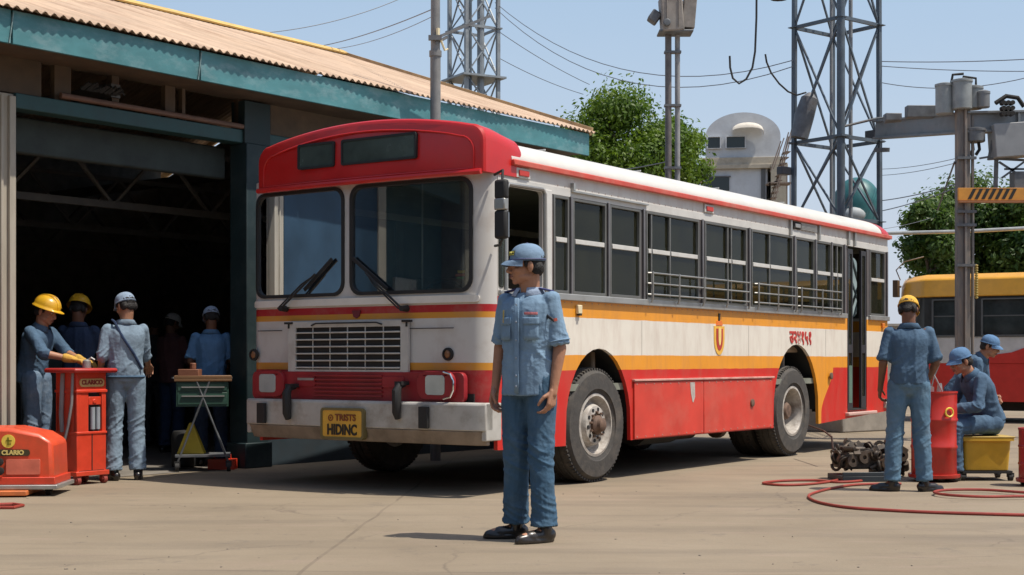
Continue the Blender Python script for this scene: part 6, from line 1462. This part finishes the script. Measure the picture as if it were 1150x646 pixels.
# ---- low orange-red machine
mc = thing('floor_machine', 'low orange-red wheeled machine with sloping shoulder at the bottom left corner', 'machine', G(-20, 557), R(4))
t = MB(); pr = [(-1.2, .10), (.54, .10), (.56, .16), (.55, .42), (.44, .49), (.22, .535), (-1.2, .535)]
t.panel(pr, [], (0, -.05, 0), (1, 0, 0), (0, 0, 1), .5); t.build('hood', M_TORG, mc, .03, fixn=True)
t = MB(); t.box((-1.2, -.07, .09), (.575, .46, .15)); t.build('base_flange', M_TRED, mc, .006)
t = MB(); t.box((-1.2, -.10, .055), (.60, .48, .09)); t.build('tray', M_ALU, mc, .006)
t = MB(); t.box((-1.2, -.16, .012), (.38, .42, .05)); t.build('skid', mat('skid_orange', (.62, .16, .04), .6, var=.2, dirt=(.3, .12, .05), dirt_amt=.5), mc, .006)
t = MB(); t.panel(rrect(.20, .17, .46, .29, .01), [], (0, -.053, 0), (1, 0, 0), (0, 0, 1), -.012); t.panel(rrect(-.15, .17, .13, .29, .01), [], (0, -.053, 0), (1, 0, 0), (0, 0, 1), -.012); t.build('hatch', mat('hatch_pinkish', (.66, .16, .10), .45, var=.2), mc, .003, fixn=True)
t = MB(); t.panel(rrect(.12, .315, .38, .365, .02), [], (0, -.052, 0), (1, 0, 0), (0, 0, 1), -.006); lp = t.build('name_plate', mat('plate_black', (.05, .04, .015), .5), mc, fixn=True)
text('lettering', 'CLARIO', .048, plane_M((.25, -.060, .340), (1, 0, 0), (0, 0, 1)), mat('lemon_letter', (.70, .55, .18), .5), lp, bold=.002)
t = MB(); t.lathe([(.052, 0), (.052, .006), (.001, .006)], (.215, -.052, .43), (0, -1, 0), 24); lp = t.build('emblem', mat('emblem_yellow', (.80, .58, .08), .5), mc)
t = MB(); t.box((.208, -.0615, .40), (.222, -.058, .46)); t.box((.198, -.0615, .43), (.242, -.058, .44)); t.box((.205, -.0615, .405), (.238, -.058, .413)); t.build('emblem_mark', mat('emblem_olive', (.2, .17, .01), .5), lp)
t = MB()
for x in (.16, .155): t.lathe([(.03, 0), (.034, .03), (.02, .035)], (x, -.07, .20 if x > .157 else .27), (0, -1, 0), 12)
t.build('knob', M_DARK, mc)
t = MB(); t.tube([(-.35, .1, .535), (-.3, .1, .62), (-.12, .1, .60), (.02, .1, .535)], .013, 6); t.build('handle', mat('handle_red', (.3, .05, .05), .5), mc)
for x in (.5, -.9):
    t = MB(); caster(t, x, .05, .03, .06); t.build('caster', M_DARK, mc)
t = MB(); pts = [G(-30, 572), G(0, 568.5), G(15, 568), G(26, 569.5), G(15, 572), G(0, 572), G(-20, 574), G(-60, 578)]; t.tube([p + V((0, 0, .012)) for p in pts], .012, 8)
tag(t.build('hose', M_HOSE, None), 'end of a red hose lying at the left edge before the low machine', 'hose')
# ---- tool trolley
tl = thing('tool_trolley', 'green tool trolley with a folding cross-leg frame just inside the workshop door', 'trolley', at(228, 14.0), R(12))
t = MB(); t.box((-.27, -.2, .86), (.27, .2, .885)); t.box((-.27, -.2, .885), (.27, -.185, .915)); t.box((-.27, .185, .885), (.27, .2, .915)); t.build('top_tray', mat('tray_orange', (.20, .10, .04), .6, dirt=(.1, .06, .03), dirt_amt=.6), tl, .004)
t = MB(); t.box((-.25, -.18, .62), (.24, .18, .855)); t.box((-.235, -.186, .77), (.225, -.18, .84)); t.box((-.235, -.186, .64), (.225, -.18, .755)); dr = t.build('drawer_case', mat('drawer_green', (.03, .085, .06), .5), tl, .004)
t = MB(); t.box((-.2, -.2, .80), (.2, -.188, .812)); t.box((-.2, -.2, .715), (.2, -.188, .727)); t.build('drawer_pull', M_ALU, dr)
for x0_, x1_ in ((-.24, .1), (.24, -.1)):
    for y in (-.19, .19):
        t = MB(); t.tube([(x0_, y, .08), (x1_ * .6, y, .86)], .010, 8); t.build('leg', M_STEELD, tl)
t = MB(); t.box((-.26, -.2, .14), (.26, .2, .16)); t.build('lower_shelf', M_STEELD, tl)
for x in (-.24, .24):
    for y in (-.19, .19): t = MB(); caster(t, x, y, .045, .09); t.build('caster', M_BLACK, tl)
t = MB(); t.panel([(-.13, 0), (.13, 0), (.018, .30), (-.018, .30)], [], (0, 0, 0), (1, 0, 0), (0, .12, .99), -.012); t.panel([(-.13, 0), (.13, 0), (.018, .30), (-.018, .30)], [], (0, .10, 0), (1, 0, 0), (0, -.14, .99), -.012)
o = t.build('caution_sign', mat('sign_yellow', (.55, .40, .03), .5), None, fixn=True); o.location = V(at(220, 14.0)) + V((-.04, -.05, .162)); tag(o, 'folded yellow A-shaped caution board on the lower shelf of the tool trolley', 'caution board')
t = MB(); t.box((-.13, -.08, 0), (.13, .08, .10)); t.tube([(-.08, 0, .1), (-.08, 0, .14), (.08, 0, .14), (.08, 0, .1)], .008, 6); o = t.build('toolbox', M_TRED, None, .01); o.location = V(at(250, 14.15)) + V((0, 0, .161)); o.location.z = .0; tag(o, 'small red toolbox with a handle on the floor right of the trolley', 'toolbox')
t = MB(); t.lathe([(.10, 0), (.115, .02), (.12, .32), (.10, .36), (.001, .37)], (0, 0, 0)); o = t.build('canister', M_BLACK, None); o.location = at(206, 14.4); tag(o, 'squat black canister on the floor left of the tool trolley', 'canister')
for k, (px, d, h_, lab) in enumerate(((36, 15.5, 1.1, 'tall dark metal locker nearest the left pillar inside'), (105, 17.5, 1.25, 'dark metal locker beyond the red cabinet inside'), (158, 18.5, .95, 'low dark metal locker behind the dim figures inside'))):
    lk = thing('locker', lab, 'locker', at(px, d), BRZ); t = MB(); t.box((-.3, -.25, .05), (.3, .25, h_)); t.build('case', mat('locker_dark', (.05, .055, .055), .6, var=.2), lk, .01)
    t = MB(); t.box((-.28, -.262, .08), (-.005, -.25, h_ - .03)); t.box((.005, -.262, .08), (.28, -.25, h_ - .03)); dd_ = t.build('doors', mat('locker_dark', (.05, .055, .055), .6), lk, .004)
    t = MB(); t.box((-.04, -.275, h_ * .5), (-.025, -.262, h_ * .6)); t.box((.025, -.275, h_ * .5), (.04, -.262, h_ * .6)); t.build('handle', M_ALU, dd_)
for k, (dx, dy, ln, rz_, lab) in enumerate(((-.16, -.08, .2, .3, 'long spanner lying at the left end of the trolley top'), (.05, .02, .15, 1.2, 'short spanner lying crosswise in the middle of the trolley top'), (.18, -.08, .16, -.4, 'spanner lying at the right end of the trolley top'))):
    t = MB(); t.beam((-ln / 2, 0, .008), (ln / 2, 0, .008), .018, .008); t.lathe([(.010, 0), (.02, 0), (.02, .014), (.010, .014)], (ln / 2 + .012, 0, .002), seg=12, close=True); t.lathe([(.011, 0), (.023, 0), (.023, .014), (.011, .014)], (-ln / 2 - .014, 0, .002), seg=12, close=True)
    o = t.build('spanner', M_ALU, None); o.location = V(at(228, 14.0)) + Matrix.Rotation(R(12), 3, 'Z') @ V((dx, dy, .886)); o.rotation_euler = (0, 0, rz_); tag(o, lab, 'spanner', 'spanners on the trolley')
t = MB(); t.box((-.1, -.08, 0), (.1, .08, .09)); t.cyl((.03, 0, .09), (.03, 0, .15), .03, seg=10); o = t.build('parts_tin', mat('tin_rust', (.22, .09, .05), .6), None, .006); o.location = V(at(212, 14.0)) + V((0, .05, .886)); tag(o, 'small rusty parts tin standing on the left of the trolley top', 'tin')
# ---- drums
def drum(label, loc, r, h, mt, group, rz=0):
    d = thing('drum', label, 'drum', loc, rz, group)
    t = MB(); t.lathe([(r * .98, .06), (r, .07), (r, h * .36), (r * 1.035, h * .375), (r * 1.035, h * .395), (r, h * .41), (r, h * .66), (r * 1.035, h * .675), (r * 1.035, h * .695), (r, h * .71), (r, h - .02), (r * 1.03, h - .015), (r * 1.03, h), (r * .96, h), (r * .95, h - .02), (.001, h - .02)], (0, 0, 0), seg=32); t.build('shell', mt, d)
    t = MB(); t.lathe([(r * 1.12, .035), (r * 1.14, .045), (r * 1.14, .065), (r * .9, .07)], (0, 0, 0), seg=32); t.build('dolly_ring', mt, d)
    t = MB()
    for a in (45, 135, 225, 315): caster(t, r * .85 * math.cos(R(a)), r * .85 * math.sin(R(a)), .02, .04)
    t.build('dolly_wheels', M_BLACK, d)
    return d
d1 = drum('red ribbed drum with a yellow ring emblem beside the standing man in the yellow cap', at(1049, 12.75), .195, .79, mat('drum_red', (.50, .028, .018), .4, var=.15, coat=.15, dirt=(.2, .04, .03), dirt_amt=.5), 'red drums on dollies')
a0 = R(-80)
def onr(a, z, r=.207): return V((r * math.cos(a), r * math.sin(a), z))
t = MB(); t.tube([onr(R(-68) + .19 * math.cos(k * 2 * PI / 16), .61 + .038 * math.sin(k * 2 * PI / 16), .209) for k in range(16)], .008, 6, closed=True); t.build('ring_emblem', mat('emblem_yellow', (.80, .58, .08), .5), d1)
t = MB(); t.box((-.10, -.07, .77), (-.02, .02, .83)); t.cyl((.05, .0, .77), (.05, 0, .86), .03, .018, 12); t.tube([(-.02, .05, .78), (.02, .06, .92), (.06, .05, 1.02)], .006, 6); t.tube([(.06, -.05, .78), (.0, -.06, .9), (-.04, -.05, .97)], .007, 6); o = t.build('filling_pump', M_ALU, None); o.location = d1.location; tag(o, 'silver hand pump and funnel on top of the emblem drum', 'pump')
drum('red drum cut off by the right edge of the photo, right of the yellow bin', at(1167, 12.25), .165, .49, mat('drum_dark_red', (.40, .03, .03), .4, var=.15, coat=.2, dirt=(.2, .06, .04), dirt_amt=.4), 'red drums on dollies')
# ---- yellow bin
bn = thing('bin', 'open yellow plastic bin on a black wheeled dolly with a man sitting on it', 'bin', at(1101, 12.95), R(0))
t = MB(); rg = []
for z, a, c in ((.09, .19, .17), (.095, .195, .18), (.35, .21, .20), (.352, .235, .22), (.378, .235, .22)): rg.append([V((x, y, z)) for x, y in rrect(-a, -c, a, c, .03)])
t.loft(rg); t.build('tub', mat('bin_yellow', (.62, .36, .03), .45, var=.12, dirt=(.3, .18, .04), dirt_amt=.45), bn, sharp=30, fixn=True)
t = MB(); t.box((-.237, -.222, .379), (.237, .222, .392)); t.build('lid', mat('lid_ochre', (.45, .30, .06), .5, var=.2), bn, .004)
t = MB(); t.box((-.22, -.2, .065), (.22, .2, .088)); t.build('dolly', M_BLACK, bn)
for x in (-.21, .21):
    for y in (-.17, .17): t = MB(); caster(t, x, y, .032, .06); t.build('caster', M_BLACK, bn)
# ---- heaps of greasy parts
def heap(label, loc, sz, seed, n):
    rnd = random.Random(seed); o = thing('engine', label, 'engine', loc, R(10))
    t = MB(); t.cbox((0, 0, sz[2] * .35), (sz[0] * .9, sz[1], sz[2] * .5)); t.cbox((-.1 * sz[0], 0, sz[2] * .55), (sz[0] * .5, sz[1] * .7, sz[2] * .4)); t.build('block', M_GREASE, o, .02)
    t = MB()
    for k in range(n):
        x, y, z = rnd.uniform(-.5, .5) * sz[0], rnd.uniform(-.6, .3) * sz[1], sz[2] * rnd.uniform(.15, .9) * (1 - .0 * k)
        z *= 1 - .5 * abs(x / sz[0]) ; z = max(z, .06); ax = V((rnd.uniform(-1, 1), rnd.uniform(-1, .2), rnd.uniform(-.6, .6))).normalized(); r = rnd.uniform(.03, .062)
        kd = k % 4
        if kd == 0: t.lathe([(r * .5, -.02), (r, -.02), (r, -.008), (r * .8, 0), (r, .008), (r, .02), (r * .5, .02)], (x, y, z), ax, 16, True)
        elif kd == 1: u, w, _ = frame_of(ax); t.tube([V((x, y, z)) + (u * math.cos(a) + w * math.sin(a)) * r * 1.2 for a in [i * .5 for i in range(9)]], .014, 7)
        elif kd == 2: t.cyl(V((x, y, z)) - ax * .05, V((x, y, z)) + ax * .05, r * .55, seg=10)
        else: t.cbox((x, y, z), (r * 1.4, r, r * 1.2), Matrix.Rotation(rnd.uniform(0, 3), 3, ax))
    t.build('fittings', M_GREASE, o, .003)
    t = MB()
    for k in range(3): t.lathe([(.02, -.02), (.055, -.02), (.055, .02), (.02, .02)], (sz[0] * (-.3 + .3 * k), -sz[1] * .5, sz[2] * (.35 + .1 * k)), (.2, -1, .1), 18, True)
    t.build('pulley', mat('pulley_brown', (.10, .075, .055), .5, metal=.5, var=.3), o)
    return o
e1 = V(at(961, 12.95)); e1.z = .07
heap('heap of greasy engine parts on a dark tray left of the yellow-capped man', e1, (.36, .34, .30), 3, 46)
e2 = V(at(996, 13.3)); e2.z = .0
heap('second greasy engine lump partly behind the legs of the man in yellow cap', e2, (.26, .3, .36), 8, 34)
t = MB(); t.box((-.2, -.22, 0), (.2, .2, .05)); t.box((-.2, -.22, .05), (.2, -.2, .085)); t.box((.18, -.22, .05), (.2, .2, .085)); o = t.build('drip_tray', mat('tray_blue_black', (.025, .035, .045), .5), None, .004); o.location = at(962, 12.85); o.rotation_euler = (0, 0, R(6)); tag(o, 'shallow dark drip tray under the heap of engine parts', 'tray')
# ---- hoses
def hose(label, pp, r=.011, z=.012, n=12):
    P_ = [G(*p) + V((0, 0, z)) for p in pp]; out = []
    for i in range(len(P_) - 1):
        p0, p1, p2, p3 = P_[max(i - 1, 0)], P_[i], P_[i + 1], P_[min(i + 2, len(P_) - 1)]
        for k in range(n):
            s_ = k / n; out.append(.5 * ((2 * p1) + (p2 - p0) * s_ + (2 * p0 - 5 * p1 + 4 * p2 - p3) * s_ ** 2 + (3 * p1 - p0 - 3 * p2 + p3) * s_ ** 3))
    out.append(P_[-1]); t = MB(); t.tube(out, r, 8); return tag(t.build('hose', M_HOSE, None), label, 'hose')
hose('red hose coiled in a flat narrow loop near the rear wheel of the bus', [(1000, 536), (972, 541), (942, 543), (915, 541), (880, 541.5), (857, 544), (875, 546.2), (905, 545.6), (935, 542), (948, 538)])
hose('long red hose curving across the yard and out at the right edge', [(1012, 545), (970, 545.5), (945, 548), (918, 554), (908, 559.5), (920, 566), (950, 571.5), (990, 574.5), (1050, 577.5), (1150, 580.5), (1200, 582)])
hose('red hose lying in a flattened oval at the right edge by the shoes', [(1200, 562), (1150, 561), (1105, 561.5), (1065, 559.5), (1049, 556.3), (1066, 553.6), (1105, 553.5), (1150, 556.5), (1200, 559)], z=.024)
t = MB(); a = V(G(937, 525)); t.tube([V((a.x, a.y + 1.2, .36)), V((a.x - .0, a.y + .5, .34)), V((a.x - .015, a.y + .05, .30)), V((a.x, a.y, .05)), V((a.x + .1, a.y, .012)), V((a.x + .35, a.y - .1, .012))], .010, 8); tag(t.build('drain_hose', mat('brown_hose', (.07, .04, .03), .6), None), 'thin dark hose dropping from the bus skirt to the engine parts', 'hose')
# small stones and litter near the camera
rnd = random.Random(21); t = MB()
for k in range(60):
    p = G(rnd.uniform(0, 1150), 550 + 110 * rnd.random() ** 1.0); r = rnd.uniform(.002, .006); t.ell(p + V((0, 0, r * .4)), (r * rnd.uniform(.8, 1.6), r, r * .7), 6, 4)
struct(t.build('grit', mat('grit', (.2, .17, .14), .9, var=.4, scale=30), None), 'stuff')

# ================================================================== LIGHT, SKY, CAMERA
w = bpy.data.worlds.new('World'); scene.world = w; w.use_nodes = True
N = w.node_tree.nodes; L = w.node_tree.links; bg = N['Background']
EL, AZ = R(65), math.atan2(.94, -.34)
sk = N.new('ShaderNodeTexSky'); sk.sky_type = 'NISHITA'; sk.sun_disc = False; sk.sun_elevation = EL; sk.sun_rotation = AZ; sk.air_density = 1.0; sk.dust_density = 2.0; sk.ozone_density = 1.2; sk.altitude = 10
tc = N.new('ShaderNodeTexCoord'); sp = N.new('ShaderNodeSeparateXYZ'); L.new(tc.outputs['Generated'], sp.inputs[0])
hm = N.new('ShaderNodeMapRange'); hm.interpolation_type = 'SMOOTHSTEP'; hm.inputs[1].default_value = -.05; hm.inputs[2].default_value = .75; hm.inputs[3].default_value = .92; hm.inputs[4].default_value = .04
L.new(sp.outputs[2], hm.inputs[0])
cn = N.new('ShaderNodeTexNoise'); cn.inputs['Scale'].default_value = 2.2; cn.inputs['Detail'].default_value = 7; cn.inputs['Roughness'].default_value = .55
cmp_ = N.new('ShaderNodeMapping'); cmp_.inputs['Scale'].default_value = (1, 1, 3.2); L.new(tc.outputs['Generated'], cmp_.inputs[0]); L.new(cmp_.outputs[0], cn.inputs['Vector'])
cr_ = N.new('ShaderNodeMapRange'); cr_.inputs[1].default_value = .35; cr_.inputs[2].default_value = .75; cr_.inputs[3].default_value = .92; cr_.inputs[4].default_value = 1.12; L.new(cn.outputs[0], cr_.inputs[0])
fm = N.new('ShaderNodeMath'); fm.operation = 'MULTIPLY'; fm.use_clamp = True; L.new(hm.outputs[0], fm.inputs[0]); L.new(cr_.outputs[0], fm.inputs[1])
hx = N.new('ShaderNodeMix'); hx.data_type = 'RGBA'; L.new(fm.outputs[0], hx.inputs[0]); L.new(sk.outputs[0], hx.inputs[6]); hc = N.new('ShaderNodeMapRange'); hc.inputs[1].default_value = 0; hc.inputs[2].default_value = .26; L.new(sp.outputs[2], hc.inputs[0])
hcm = N.new('ShaderNodeMix'); hcm.data_type = 'RGBA'; L.new(hc.outputs[0], hcm.inputs[0]); hcm.inputs[6].default_value = (4.35, 4.6, 5.2, 1); hcm.inputs[7].default_value = (3.15, 4.25, 5.5, 1)
L.new(hcm.outputs[2], hx.inputs[7])
L.new(hx.outputs[2], bg.inputs[0]); bg.inputs[1].default_value = .15
ld = bpy.data.lights.new('sun', 'SUN'); ld.energy = 4.9; ld.angle = R(.55); ld.color = (1, .93, .82)
lo = bpy.data.objects.new('sun', ld); COL.objects.link(lo)
sd_ = V((math.sin(AZ) * math.cos(EL), math.cos(AZ) * math.cos(EL), math.sin(EL))); lo.rotation_euler = sd_.to_track_quat('Z', 'Y').to_euler()
cam = bpy.data.cameras.new('camera'); co_ = bpy.data.objects.new('camera', cam); COL.objects.link(co_)
cam.sensor_width = 36; cam.lens = 36 * F / 1150; co_.location = (0, 0, H); co_.rotation_euler = (PI / 2, 0, 0); cam.shift_y = (HZ - 323) / 1150; cam.clip_end = 3000; cam.clip_start = .05
scene.camera = co_
vs_ = scene.view_settings; vs_.view_transform = 'Standard'; vs_.look = 'None'; vs_.exposure = 0; vs_.gamma = 1
scene.cycles.max_bounces = 8; scene.cycles.transparent_max_bounces = 12
